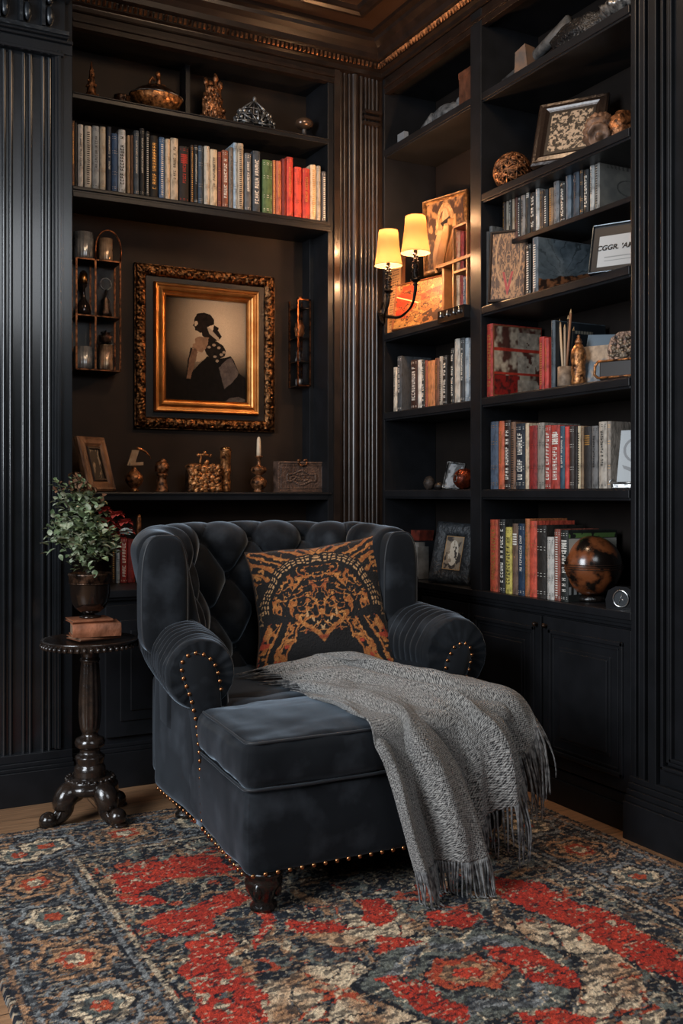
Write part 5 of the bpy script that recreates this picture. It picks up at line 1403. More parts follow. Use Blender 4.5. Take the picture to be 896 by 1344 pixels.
# right wall case
ex0, ex1, ey0, ey1, ez0, ez1 = 2.040, 2.112, 4.34, 4.444, 1.668, 2.09
c2 = thing('display_case', 'narrow copper-edged display case hanging between painting and pilaster', 'display case', (2.076, 4.4, ez0))
m = MB()
for x in (ex0, ex1-.008):
    m.box(x, x+.008, ey0, ey0+.008, ez0, ez1); m.box(x, x+.008, ey1-.008, ey1, ez0, ez1)
for z in (ez0, ez1-.008): m.box(ex0, ex1, ey0, ey0+.008, z, z+.008)
m.ball((ex0+.02, ey0+.01, ez1+.005), (.012,.008,.008), 10, 6)
part('copper_frame', m, mat('worn_copper', '8a5636', .35, 1.), c2)
for z in (ez0+.004, 1.79, 1.905, 2.05): part('shelf', MB().box(ex0+.006, ex1-.006, ey0+.006, ey1-.002, z-.004, z), DARKBR, c2)
part('back_plate', MB().box(ex0+.004, ex1-.004, ey1-.003, ey1-.001, ez0+.005, ez1-.005), mat('case_black', '0c0b0b', .4), c2)
part('glass_pane', MB().box(ex0+.008, ex1-.008, ey0+.001, ey0+.003, ez0+.008, ez1-.008), GLASS, c2)
simple('seashell', 'amber ribbed seashell on the upper tier of the narrow case', 'shell', [('shell', MB().ball((0,0,.042), (.024,.018,.042), 28, 14, disp=lambda d: .16*math.sin(math.atan2(d.x, d.z+1.4)*30)), mat('amber_shell', 'a8683a', .3, .5, color2='6b3a20', scale=30))], (ex0+.032, ey0+.045, 1.906))
simple('figurine', 'tiny silver figurine on the middle tier of the narrow case', 'ornament', [('body', MB().lathe([(.013,0),(.014,.01),(.007,.03),(.010,.045),(.004,.055),(.007,.062),(.001,.072)], (0,0,0), 16), SILVER)], (ex0+.024, ey0+.045, 1.791))
simple('trinket_cup', 'squat silver cup on the bottom tier of the narrow case', 'ornament', [('cup', MB().lathe([(.014,0),(.018,.01),(.018,.03),(.015,.034),(.01,.03)], (0,0,0), 16), SILVER)], (ex0+.030, ey0+.045, ez0+.005))
# ================================================================== THINGS IN THE SIDE BOOKCASE
def atX(px, X, z): q = onX(px, 648, X); return (X, q[1], z)
R = math.radians
# globe
gp = atX(776, 2.555, 0)
g = thing('globe', 'large dark brown wooden globe with a band round its middle', 'globe', (2.555, gp[1], .751))
gc = (2.555, gp[1], .751+.018+.112)
GM = mat('globe_wood', '7a4426', .24, color2='17110e', scale=13, coat=.6, ramp=(.44,.54), detail=9)
part('sphere', MB().ball(gc, .113, 56, 36), GM, g)
m = MB()
for dz, r in ((-.008,.1145),(0,.1152),(.008,.1145)): m.tube([(gc[0]+r*math.cos(a), gc[1]+r*math.sin(a), gc[2]+dz) for a in np.linspace(0, 2*PI, 60, endpoint=False)], .0016, 5, closed=True)
part('equator_band', m, mat('band_dark', '3a2a22', .35, .4), g)
part('ring_stand', MB().lathe([(.05,0),(.056,.003),(.052,.014),(.046,.022),(.040,.02),(.044,.004)], (gc[0], gc[1], .751), 36), LEGM, g)
# clock
t = simple('desk_clock', 'small black arched clock with a silver ring dial beside the globe', 'clock', [
  ('case', MB().prism([(-.055,0),(.055,0),(.058,.03),(.048,.062),(.02,.078),(-.02,.078),(-.048,.062),(-.058,.03)], 'y', -.02, .03), mat('clock_case', '16171a', .25, .3, coat=.5)),
  ('bezel', MB().tube([(.028*math.cos(a), -.022, .036+.028*math.sin(a)) for a in np.linspace(0, 2*PI, 36, endpoint=False)], .0038, 8, closed=True), mat('bright_silver', 'b8babb', .2, 1.)),
  ('dial', MB().grid(lambda u, v: (.027*u*math.cos(2*PI*v), -.0212, .036+.027*u*math.sin(2*PI*v)), 4, 28), mat('dial_dark', '33373a', .3)),
  ('hands', MB().tube([(-.006,-.0225,.022),(.004,-.0225,.050)], .0016, 6).tube([(.0,-.0225,.036),(.013,-.0225,.03)], .0016, 6), mat('bright_silver', 'b8babb', .2, 1.)),
  ('feet', MB().ball((-.045,-.012,.003), .006, 8, 6).ball((.045,-.012,.003), .006, 8, 6), mat('bright_silver', 'b8babb', .2, 1.))],
  (2.475, onX(818, 0, 2.475)[1], .751), (0, 0, R(-68)))
# black cover face: white blocked album behind last book is the book cover; shelf over globe: pale plaque on easel
def plaque(u, v):
    c = np.broadcast_to(hexl('848b8e'), u.shape+(3,))
    r = np.sqrt(((u-.62)/.42)**2+((v-.62)/.26)**2); k = (np.abs(r-.85) < .09)
    r2 = np.sqrt(((u-.85)/.2)**2+((v-.62)/.16)**2); k |= (np.abs(r2-.9) < .16)
    k |= inpoly(u, v, [(.2,.34),(.5,.28),(.9,.36),(.95,.28),(.5,.20),(.25,.27)]) | ((np.abs(u-.62) < .03) & (v > .2) & (v < .4))
    return np.where(k[..., None], hexl('1b1b1c'), c)
y_ = onX(818, 0, 2.50)[1]
t = thing('emblem_plaque', 'pale silver-blue plaque with a looped black emblem standing on a little bronze stand', 'plaque', (2.505, 2.598, 1.169), (R(-6), 0, R(-60)))
q = MB().grid(lambda u, v: (-.06+.12*u, -.0085, .018+.185*v), 90, 120); q.c = colgrid(90, 120, plaque); q.build('face', mat('enamel_print', '555555', .35, attr=True), t, recalc=False)
MB().box(-.06, .06, -.008, .006, .018, .203).build('panel', mat('plaque_edge', '8d9598', .4), t, bevel=.002)
MB().box(-.068, .068, -.022, .020, 0, .014).tube([(-.066,-.024,.004),(-.072,-.028,.018),(-.064,-.03,.03)], .005, 8).tube([(-.06,-.024,.016),(.06,-.024,.016)], .004, 8).build('stand', SILVER, t)
# ---------------- pencil shelf
SZ4 = 1.549
def alb(u, v):
    n = fnoise(u, v, 7, 3); n2 = fnoise(u, v, 18, 6); sh = u.shape+(3,)
    c = mix(np.broadcast_to(hexl('4a2a22'), sh), np.broadcast_to(hexl('a89a86'), sh), (n-.42)*5)
    bar = ((np.abs(v-.66) < .02) | (np.abs(v-.32) < .018)) ; c = np.where(bar[..., None], hexl('a03022'), c)
    low = (v < .3) & (u < .55); c = np.where(low[..., None], mix(np.broadcast_to(hexl('8c1f1a'), sh), np.broadcast_to(hexl('3a1512'), sh), (n2-.4)*4), c)
    box = (u > .5) & (n > .35) & ((v % .34) < .24); c = np.where(box[..., None], hexl('9a8f80')*(.6+.7*n2)[..., None], c)
    ed = (u < .02) | (v < .015) | (v > .985); return np.where(ed[..., None], hexl('7a4a30'), c)*(.6+.8*n2)[..., None]
b = bpy.data.objects
red_album = [o for o in COL.objects if o.get('label', '').startswith('large red photo-covered')][0]
def cover_art(root, fn, nx=70, nz_=90, inset=.004):
    bb_ = [v.co for v in root.data.vertices]; w = max(v.x for v in bb_); d = max(v.y for v in bb_); h = max(v.z for v in bb_)
    q = MB().grid(lambda u, v: (w+.0006, inset+(d-2*inset)*u, inset+(h-2*inset)*v), nx, nz_); q.c = colgrid(nx, nz_, fn)
    q.build('cover_print', mat('print_paper', '555555', .5, attr=True), root, recalc=False)
cover_art(red_album, alb)
def sprig(u, v):
    sh = u.shape+(3,); n = fnoise(u, v, 5, 12); n2 = fnoise(u, v, 16, 13)
    c = mix(np.broadcast_to(hexl('4c5860'), sh), np.broadcast_to(hexl('68747c'), sh), (n-.4)*3)
    a = np.arctan2(v-.3, u-.45); r = np.hypot(v-.3, u-.45); k = (np.abs(np.sin(a*9+4*n)) < .12*(1+r)) & (v > .3); c = np.where(k[..., None], hexl('3a444a'), c)
    lo = v < (.22+.22*u+.10*(n-.5)); c = np.where(lo[..., None], mix(np.broadcast_to(hexl('2a1c15'), sh), np.broadcast_to(hexl('7a5034'), sh), (n2-.42)*6), c)
    return c*(.75+.5*n2)[..., None]
cover_art([o for o in COL.objects if o.get('label', '').startswith('large blue-grey sprig')][0], sprig)
def grey_alb(u, v):
    sh = u.shape+(3,); n = fnoise(u, v, 4, 22); c = mix(np.broadcast_to(hexl('6d6e6b'), sh), np.broadcast_to(hexl('85857f'), sh), (n-.4)*3)
    r = np.sqrt(((u-.6)/.24)**2+((v-.45)/.15)**2); k = (np.abs(r-1) < .06) | ((v > .78) & (v < .86) & (np.sin(u*70+9*n) > .3) & (u > .15) & (u < .9)); return np.where(k[..., None], hexl('50514f'), c)
cover_art([o for o in COL.objects if o.get('label', '').startswith('large pale grey album')][0], grey_alb)
def blk_alb(u, v):
    sh = u.shape+(3,); c = np.broadcast_to(hexl('1f211f'), sh); n = fnoise(u, v, 10, 3)
    c = np.where(((v > .5) & (v < .9))[..., None], hexl('a8a69c'), c); c = np.where(((v > .90) & (v < .97) & (n > .4))[..., None], hexl('5c7a44'), c)
    c = np.where(((v > .08) & (v < .2) & (np.sin(u*60) > -.2))[..., None], hexl('8a8d8c'), c); return c
cover_art([o for o in COL.objects if o.get('label', '').startswith('black white-blocked')][0], blk_alb)
def note_(u, v):
    sh = u.shape+(3,); c = np.broadcast_to(hexl('1e2429'), sh); n = fnoise(u, v, 30, 3)
    k = (np.abs(v-.86) < .022) & (u > .35) & (u < .75) & (np.sin(u*110) > -.3); return np.where(k[..., None], hexl('8f8a7c'), c)
cover_art([o for o in COL.objects if o.get('label', '').startswith('dark grey-blue tall notebook')][0], note_)
# pencil cup
cpx = atX(742, 2.475, SZ4); cup = thing('pencil_cup', 'small stone-coloured cup holding tall pencils before the dark notebook', 'cup', cpx)
part('cup', MB().lathe([(.026,0),(.030,.004),(.030,.075),(.027,.075),(.026,.01),(.001,.008)], cpx, 24), mat('cup_stone', '8d7a66', .6, color2='5c4c3e', scale=40), cup)
for i, (dx, dy, tx_, ty_, L, hx, nm) in enumerate(((-.0,.016,.0,.03,.235,'c4a888','pale cream pencil leaning towards the red books'),(.004,.008,.01,.014,.215,'a5927c','beige pencil second from the red books'),(.012,-.004,.0,-.006,.245,'1c1a19','dark brush in the middle of the pencil cup'),(-.006,-.006,-.01,-.05,.26,'8a6248','brown pencil leaning furthest towards the bronze bottle'),(.008,-.012,.02,-.02,.20,'232a30','short black pencil at the back of the cup'))):
    t = thing('pencil', nm, 'pencil', (cpx[0]+dx*.6, cpx[1]+dy*.6, SZ4+.008), (0,0,0), 'pencils standing in the cup')
    e = Vector((tx_*.7, ty_*.75, L)); e2 = e+e.normalized()*.016
    MB().tube([(0,0,0), tuple(e)], .0048, 6).build('shaft', mat('pencil_'+hx, hx, .5), t)
    MB().tube([tuple(e), tuple(e2)], lambda k: .0048*(1-k)+.0004, 6).build('tip', mat('pencil_tip', 'c8a070', .6), t)
bx_ = atX(759, 2.475, SZ4)
simple('bronze_bottle', 'slim knobbly bronze bottle with a pointed stopper before the postcards', 'bottle', [
 ('body', MB().lathe([(.026,0),(.028,.01),(.024,.03),(.027,.05),(.024,.075),(.028,.10),(.026,.125),(.016,.145),(.010,.152)], (0,0,0), 28, flute=lambda a, z: .08*nz((math.cos(a)*3, math.sin(a)*3, z*50))), BRONZE_L),
 ('stopper', MB().lathe([(.010,.150),(.014,.158),(.010,.168),(.005,.175),(.007,.18),(.001,.186)], (0,0,0), 18), BRONZE)], bx_)
def stone(u, v):
    sh = u.shape+(3,); n = fnoise(u, v, 4, 31); n2 = fnoise(u, v, 14, 32)
    return mix(np.broadcast_to(hexl('5f6b74'), sh), np.broadcast_to(hexl('a58e76'), sh), (n+v*.5-.6)*4)*(.6+.8*n2)[..., None]
t = thing('picture_card', 'blue-grey mount card leaning behind a mottled stone print', 'card', (2.52, onX(784, 0, 2.52)[1], SZ4), (R(-14), R(4), R(-62)))
MB().box(-.068, .068, .004, .007, 0, .195).build('card', mat('card_blue', '65737d', .6), t, bevel=.0006)
t = thing('postcard', 'mottled tan and grey stone print propped on the blue-grey card', 'card', (2.508, onX(779, 0, 2.508)[1], SZ4), (R(-14), 0, R(-62)))
q = MB().grid(lambda u, v: (-.055+.10*u, -.0015, .0+.15*v), 60, 60); q.c = colgrid(60, 60, stone); q.build('print', mat('print_paper', '555555', .5, attr=True), t, recalc=False)
MB().box(-.055, .045, -.001, .001, 0, .15).build('backing', mat('card_tan', '7a6a58', .7), t)
t = thing('storage_box', 'low dark box with a bronze rim under the arched ornament', 'box', atX(819, 2.50, SZ4), (0, 0, R(-70)))
MB().box(-.075, .075, -.04, .05, 0, .07).build('body', mat('box_dark', '2a2624', .4, .3), t, bevel=.004)
m = MB()
for z in (.008, .066): m.tube([(-.077,.05,z),(-.077,-.043,z),(.077,-.043,z),(.077,.05,z)], .004, 6)
m.tube([(-.077,-.043,.066),(-.088,-.046,.05),(-.090,-.046,.02),(-.078,-.043,.008)], .005, 8); m.build('rim', BRONZE_L, t)
t = simple('arched_ornament', 'arched openwork stone-grey ornament on the bronze-rimmed box', 'ornament', [('arch', MB().prism([(-.06,0),(.06,0),(.062,.04),(.05,.075),(.02,.094),(-.02,.094),(-.05,.075),(-.062,.04)], 'y', -.02, .02), DARKBR)], (2.50, onX(822, 0, 2.50)[1], SZ4+.0712), (0,0,R(-66)))
m = MB()
for k in range(70):
    a = random.uniform(0, PI); r = random.uniform(.0, .9); m.ball((.058*r*math.cos(a), -.021, .008+.078*r*math.sin(a)), (.009,.005,.007), 8, 6, disp=knob(3,.3,k))
m.build('relief', mat('pale_relief', '8f7f6c', .5, .5, color2='3a3028', scale=50), t)
# ---------------- shelf with certificate
S3 = 1.926
def scrolls(u, v):
    a = np.abs(u-.5)*2; n = fnoise(a, v, 5, 51); sh = u.shape+(3,); c = np.broadcast_to(hexl('5a4232'), sh)
    k = (np.abs(n-.5) < .045) | (np.abs(fnoise(a, v, 9, 57)-.5) < .04); c = np.where(k[..., None], hexl('a57a55'), c)
    r = np.hypot(a, (v-.66)*1.6); c = np.where(((np.abs(r-.75) < .05))[..., None], hexl('b08660'), c)
    d = (a < .35-(.3-v)*.6) & (v < .4) & (v > .05) & (np.abs(a-(v-.1)*.9) < .07); c = np.where(d[..., None], hexl('a4403a'), c)
    return c*(.7+.6*fnoise(u, v, 30, 2))[..., None]
t = framed('relief_panel', 'brown scroll-carved upright panel in a dark border leaning before the thin books', .16, .30, .012, (XC+.03, onX(665, 0, XC+.03)[1], S3), R(-52), R(8), scrolls, mat('panel_border', '3f352f', .5, bump=.3), .02, n=110, cat_='panel')
def cert(u, v):
    sh = u.shape+(3,); c = np.broadcast_to(hexl('aab0b4'), sh); mat_ = (u < .10) | (v < .10) | (v > .78) ; c = np.where(mat_[..., None], hexl('15171a'), c)
    ln = ((np.abs(v-.30) < .012) | (np.abs(v-.22) < .010)) & (u > .2) & (u < .9); return np.where(ln[..., None], hexl('7d8488'), c)
cy_ = onX(806, 0, 2.50)[1]
t = framed('certificate_frame', 'silver-edged dark frame holding a pale lettered card next to the large album', .235, .19, .007, (2.475, onX(812, 0, 2.475)[1]-.01, S3), R(-62), R(16), cert, mat('silver_edge', '9aa0a4', .25, 1.), .014, n=120, cat_='certificate')
tx_ = bpy.data.curves.new('lettering', 'FONT'); tx_.body = "CGGR. \u2019AMM"; tx_.size = .027; tx_.extrude = .0003; tx_.align_x = 'CENTER'; tx_.shear = .2; tx_.offset = .0008
to = bpy.data.objects.new('lettering', tx_); COL.objects.link(to); to.parent = t; to.location = (-.02, -.0022, .088); to.rotation_euler = (PI/2, 0, 0); tx_.materials.append(BLACKL)
me_ = bpy.data.meshes.new_from_object(to.evaluated_get(bpy.context.evaluated_depsgraph_get())); o2 = bpy.data.objects.new('lettering', me_); COL.objects.link(o2); o2.parent = t; o2.location = to.location; o2.rotation_euler = to.rotation_euler; bpy.data.objects.remove(to)
def speck_pat(u, v):
    sh = u.shape+(3,); n = fnoise(u, v, 16, 71); n2 = fnoise(u, v, 38, 72); m_ = (np.abs(u-.5) < .44) & (np.abs(v-.5) < .44)
    c = mix(np.broadcast_to(hexl('1e1a17'), sh), np.broadcast_to(hexl('a08f7c'), sh), (n+.6*n2-.76)*9); return np.where(m_[..., None], c, hexl('191513'))
# ---------------- wicker ball shelf
S2 = 2.393
m = MB(); bc_ = (0, 0, .075)
for k in range(46):
    ax = Vector((random.gauss(0,1), random.gauss(0,1), random.gauss(0,1))).normalized(); u_ = ax.cross(Vector((.3,.5,.8))).normalized(); w_ = ax.cross(u_); ph = random.uniform(0, .01)
    m.tube([tuple(Vector(bc_)+(u_*math.cos(a)+w_*math.sin(a))*(.072+ph*.5)+ax*random.uniform(-.003,.003)) for a in np.linspace(0, 2*PI, 28, endpoint=False)], .0034, 5, closed=True)
simple('wicker_ball', 'woven bronze twig ball at the divider end of its shelf', 'ornament', [('twigs', m, BRONZE), ('core', MB().ball(bc_, .062, 20, 14), mat('core_dark', '120c09', .8)), ('tip', MB().lathe([(.012,.14),(.008,.15),(.001,.162)], (0,0,0), 10), BRONZE)], atX(672, 2.52, S2))
t = framed('photo_frame', 'heavy dark frame with a speckled print tilted back beside the twig ball', .27, .30, .045, (2.475, onX(742, 0, 2.475)[1], S2), R(-56), R(24), speck_pat, mat('dark_frame', '2a211c', .3, .3, bump=.3, bscale=50, coat=.4), .02, n=90)
m = MB(); MB()
for k, (x, y, s) in enumerate(((-.05,0,.05),(.0,.02,.055),(.05,-.01,.06),(.09,.02,.055))):
    pass
m.ball((-.02,0,.058), (.062,.05,.066), 40, 26, disp=lambda d: .42*abs(math.sin(d.x*7+d.y*6+d.z*4))-.22+.12*nz(d, 5))
simple('carved_rock', 'pale brown pleated rock standing behind the tilted dark frame', 'rock', [('rock', m, mat('bronze_rock', '8a6a54', .5, .3, color2='3a2a22', scale=22, bump=.5))], atX(795, 2.53, S2))
simple('fossil', 'round bronze fossil-like lump against the end panel beside the pleated rock', 'rock', [('lump', MB().ball((0,0,.062), (.06,.05,.066), 30, 20, disp=lambda d: .08*math.sin(d.z*22)+.1*nz(d, 3)), BRONZE)], (2.56, onX(817, 0, 2.56)[1], S2))
# ---------------- top row, right bay
S1 = 2.811
simple('textile_roll', 'crumpled black speckled textile bundle on the topmost side shelf', 'textile', [('bundle', MB().ball((0,0,.06), (.05,.15,.06), 40, 26, disp=lambda d: .22*nz(d, 3, 2)+.1*nz(d, 8, 1)), mat('speckled_cloth', '1c1c1d', .4, .3, color2='7a7a78', scale=110, ramp=(.62,.7), bump=.6))], (2.53, 2.90, S1))
simple('driftwood', 'long grey weathered branch lying behind the textile bundle', 'ornament', [('branch', MB().tube([(0,.26,.05),(0.01,.12,.075),(0,-.02,.10),(.01,-.14,.14)], lambda t: .016+.012*t, 10), mat('weathered', '4c4e50', .6, color2='2c2d2e', scale=30, bump=.5))], (2.53, 3.10, S1))
simple('stone_block', 'tapered grey-brown stone block standing near the divider on the topmost shelf', 'ornament', [('block', MB().prism([(-.035,0),(.035,0),(.03,.10),(-.02,.12)], 'x', -.03, .03), mat('stone_blk', '6a5444', .6, color2='3c4044', scale=12, bump=.4))], (2.50, 3.18, S1), (0,0,.2))
simple('shell_dish', 'dark glittering scalloped dish beyond the textile bundle on the topmost side shelf', 'dish', [('dish', MB().lathe([(.02,0),(.05,.01),(.09,.045),(.10,.06),(.085,.055),(.04,.02)], (0,0,0), 40, flute=lambda a, z: .08*math.sin(a*14)), SILVER)], (2.54, 2.66, S1))
# top row, left bay
S0 = 2.818
m = MB().ball((0,0,.06), (.04,.10,.045), 30, 20, disp=lambda d: .12*nz(d, 4, 2)).ball((0,-.10,.09), (.022,.035,.024), 16, 12).tube([(0,-.12,.09),(0,-.165,.085)], lambda t: .009*(1-t)+.001, 8).tube([(0,.08,.06),(0,.20,.03)], lambda t: .028*(1-t)+.010, 8)
simple('bird_sculpture', 'weathered grey bird sculpture lying on the shelf over the sconce', 'sculpture', [('bird', m, mat('grey_feather', '6a6d70', .5, color2='2c2e30', scale=26, bump=.6, bscale=60)), ('base', MB().box(-.03,.03,-.05,.06,0,.018), mat('base_grey', '3c4044', .5))], (2.54, 3.80, S0), (0,0,R(8)))
simple('small_tablet', 'little pale grey tablet standing before the bird sculpture', 'ornament', [('tablet', MB().box(-.012,.012,-.03,.03,0,.04), mat('tablet_grey', '7c8084', .5, bump=.3))], (2.455, 4.05, S0))
simple('keepsake_box', 'reddish-brown leather box against the divider on the shelf over the sconce', 'box', [('body', MB().box(-.06,.06,-.07,.07,0,.15), mat('box_russet', '5c3a2a', .5, color2='3a241a', scale=25, bump=.5)), ('lid', MB().box(-.062,.062,-.072,.072,.125,.152), mat('box_russet', '5c3a2a', .5))], (2.52, 3.52, S0))
# ---------------- lit album shelf (left bay)
def icon(u, v):
    sh = u.shape+(3,); n = fnoise(u, v, 10, 81); n2 = fnoise(u, v, 24, 82); a = np.abs(u-.5)*2
    c = mix(np.broadcast_to(hexl('38251a'), sh), np.broadcast_to(hexl('8f6a44'), sh), (n-.4)*5)
    r = np.hypot(a*.8, (v-.52)); k = (r > .34) & (r < .44) & (v > .5); c = np.where(k[..., None], hexl('a07c54')*(.5+n2)[..., None], c)
    body = (a < .34-.20*(v-.3)) & (v < .68); c = np.where(body[..., None], mix(np.broadcast_to(hexl('5f4028'), sh), np.broadcast_to(hexl('a07c54'), sh), (np.sin(u*60+8*n)+1)*.5), c)
    head = np.hypot(a*.9, (v-.74)*1.1) < .15; c = np.where(head[..., None], hexl('b08a66'), c)
    hat = inpoly(u, v, [(.36,.66),(.62,.74),(.66,.68),(.42,.60)]); c = np.where(hat[..., None], hexl('16100c'), c)
    return c*(.7+.6*n2)[..., None]
GI = mat('gilt_icon', '9c7448', .4, .6, color2='5a3c22', scale=50, bump=.5, bscale=80)
def stepz(px, py, X): return onX(px, py, X)[2]
# stack of display risers: closed albums lying flat give the upper pieces their footing
LZ = S3
simple('wooden_riser', 'narrow gilt-edged wooden riser carrying the icon on the lit shelf', 'stand', [('top', MB().box(-.13,.12,-.17,.15,.232,.246), mat('riser_wood', '7c5836', .5, color2='6b4628', scale=20, bump=.3)), ('post', MB().box(-.11,.10,-.165,-.15,0,.232), mat('riser_wood', '7c5836', .5)), ('post', MB().box(-.11,.10,.13,.145,0,.232), mat('riser_wood', '7c5836', .5))], (2.585, 3.60, LZ))
simple('icon_frame_stand', 'x', 'x', [], (0,0,0)) if False else None
t = framed('icon_panel', 'gilt relief icon of a robed arched figure leaning at the top of the lit shelf', .235, .385, .024, (2.58, onX(586, 0, 2.58)[1], LZ+.247+.012), R(-58), R(12), icon, GI, .022, n=110, cat_='picture', roll=R(-7))
def map_(u, v):
    sh = u.shape+(3,); n = fnoise(u, v, 3, 91); n2 = fnoise(u, v, 11, 92); n3 = fnoise(u, v, 26, 93)
    c = mix(np.broadcast_to(hexl('8a5c30'), sh), np.broadcast_to(hexl('a87c46'), sh), (n2-.4)*4)
    red = inpoly(u, v, [(.02,.25),(.0,.95),(.35,.98),(.45,.7),(.9,.82),(.95,.6),(.5,.55),(.35,.40),(.28,.2)]) & (n > .3); c = np.where(red[..., None], mix(np.broadcast_to(hexl('a03018'), sh), np.broadcast_to(hexl('b85a30'), sh), (n2-.35)*4), c)
    k = (np.abs(n2-.5) < .03) | (np.abs(n3-.52) < .022); c = np.where(k[..., None], hexl('3a1e12'), c)
    dk = inpoly(u, v, [(.5,.2),(.8,.35),(.98,.2),(.9,.05),(.6,.05)]); c = np.where((dk & (n2 > .4))[..., None], hexl('3c2416'), c)
    st = np.abs((v-.6)-(u-.3)*-.5) < .012; c = np.where((st & red)[..., None], hexl('e8c890'), c)
    return c*(.7+.6*n3)[..., None]
t = framed('illustrated_album', 'large upright album with a red and gold folk illustration under the sconce',   .35, .225, .008, (XC+.035, onX(548, 0, XC+.035)[1], LZ), R(-78), R(8), map_, mat('album_edge', '7a4a2c', .5), .02, n=150, cat_='album')
def text_(u, v):
    sh = u.shape+(3,); n3 = fnoise(u, v, 40, 95); c = np.broadcast_to(hexl('b58452'), sh)
    k = (np.sin(v*190) > .1) & (np.sin(u*38+9*n3) > -.3) & (u > .12) & (u < .88); return np.where(k[..., None], hexl('5a3820'), c)*(.75+.5*n3)[..., None]
t = thing('script_panel', 'narrow tan panel of dense script beside the corner pilaster on the lit shelf', 'panel', (XC+.02, onX(516, 0, XC+.02)[1], LZ), (R(-2), 0, R(-86)))
MB().box(-.052, .052, -.0, .025, 0, .36).build('panel', mat('script_edge', '6a4428', .6), t, bevel=.002)
q = MB().grid(lambda u, v: (-.050+.10*u, -.001, .003+.354*v), 60, 170); q.c = colgrid(60, 170, text_); q.build('script_face', mat('print_paper', '555555', .5, attr=True), t, recalc=False)
# rolled parchments
for k, (px, dz, L, hx, lb) in enumerate(((575,.02,.20,'a5825a','crumpled parchment sheet standing upright behind the taller shade'),(580,.0,.24,'8c6a44','folded tan parchment leaning against the icon panel'))):
    m = MB().grid(lambda u, v, k=k: (.012*math.sin(u*9+v*3+k), -.05+.10*u+.012*math.sin(v*5+k), L*v), 16, 20)
    o = m.build('parchment', mat('parchment_'+hx, hx, .7, color2='8a6238', scale=14, bump=.3), None); sd = o.modifiers.new('t', 'SOLIDIFY'); sd.thickness = .003
    o.location = (2.50+.02*k, onX(px, 0, 2.5)[1], LZ+.2475); o.rotation_euler = (R(-9+5*k), R(10), R(-10)); tag(o, lb, 'parchment')
# glass cabinet box with red spines beside divider
gy = onX(603, 0, XC+.03)[1]
t = thing('glass_showcase', 'upright glass-fronted gilt showcase against the divider with red-spined volumes', 'display case', (XC+.03, gy, LZ), (0,0,-PI/2))
w_, h_ = .115, .395
m = MB()
for x in (-w_/2, w_/2-.01): m.box(x, x+.01, -.0, .012, 0, h_); m.box(x, x+.01, .16, .17, 0, h_)
for z in (0, .185, h_-.012): m.box(-w_/2, w_/2, 0, .17, z, z+.010)
m.build('gilt_frame', mat('riser_wood', '7c5836', .5), t, bevel=.001)
MB().box(-w_/2+.01, w_/2-.01, .001, .003, .01, h_-.012).build('glass_pane', GLASS, t)
for k, (x, hx, st, hh, lb) in enumerate(((-.045,'c8b090','kt',.165,'cream red-lettered volume in the gilt showcase'),(-.018,'8a2a2c','gt',.16,'dark red volume in the gilt showcase between cream and blue ones'),(.008,'5f7488','wt',.15,'steel-blue volume in the gilt showcase nearest the divider'))):
    o = make_book(.024, .12, hh, hx, st); o.location = (XC+.03+.012, gy-x, LZ+.011); o.rotation_euler = (0,0,-PI/2); tag(o, lb, 'book', 'volumes inside the gilt showcase')
for k, (x, hx, st, hh, lb) in enumerate(((-.045,'b89a78','rt',.17,'tan red-lettered volume on the upper tier of the gilt showcase'),(-.015,'a0302c','rt',.165,'bright red volume on the upper tier of the gilt showcase'))):
    o = make_book(.027, .12, hh, hx, st); o.location = (XC+.03+.012, gy-x, LZ+.196); o.rotation_euler = (0,0,-PI/2); tag(o, lb, 'book', 'volumes inside the gilt showcase')
# glass dish hanging at shelf edge
t = simple('glass_tray', 'low black lacquer tray with bright glass drops on the lit shelf edge by the divider', 'tray', [('tray', MB().box(-.10,.10,-.035,.0,-.035,.018), mat('lacquer_black', '141110', .15, coat=.8))], (XC+.0, onX(600, 0, XC)[1], LZ-.02+.0201), (0,0,-PI/2))
for x in (-.07,-.02,.03,.07): MB().lathe([(.001,-.012),(.007,-.006),(.006,.0),(.002,.012),(.001,.016)], (x,-.040,-.004), 10).build('glass_drop', mat('bright_silver', 'b8babb', .2, 1.), t)
# ---------------- dim shelf (left bay), frame and pots
S5 = 1.169
t = framed('photo_frame', 'small silver-topped photo frame tilted on the dim shelf above the armchair', .085, .125, .008, (2.50, onX(592, 0, 2.5)[1], S5), R(-50), R(14), photo_pat('2a2a2b', '7c8084', 33, .2), SILVER, .012, n=40, roll=R(8))
simple('copper_pot', 'round copper jar with a face-like boss beside the tilted frame', 'jar', [('jar', MB().ball((0,0,.045), (.05,.045,.045), 28, 18, disp=lambda d: .08*nz(d, 5)), mat('copper_jar', '8a3c22', .35, .7, color2='3a1810', scale=45, bump=.5)), ('boss', MB().tube([(-.046,.012*math.cos(a)-.0,.048+.014*math.sin(a)) for a in np.linspace(0, 2*PI, 16, endpoint=False)], .003, 6, closed=True), SILVER)], (2.485, onX(609, 0, 2.485)[1], S5))
simple('stone_egg', 'small dark rough stone egg on the dim shelf away from the jar', 'ornament', [('egg', MB().ball((0,0,.03), (.025,.028,.032), 20, 14, disp=knob(4,.12,2)), mat('stone_dark', '3a302a', .6, color2='1a1512', scale=40, bump=.5))], (2.50, onX(563, 0, 2.5)[1], S5))
simple('stone_pebble', 'tiny black pebble between the stone egg and the tilted frame', 'ornament', [('pebble', MB().ball((0,0,.015), (.022,.022,.016), 16, 12, disp=knob(3,.1,2)), mat('stone_blk2', '1c1816', .5))], (2.48, onX(576, 0, 2.48)[1], S5))
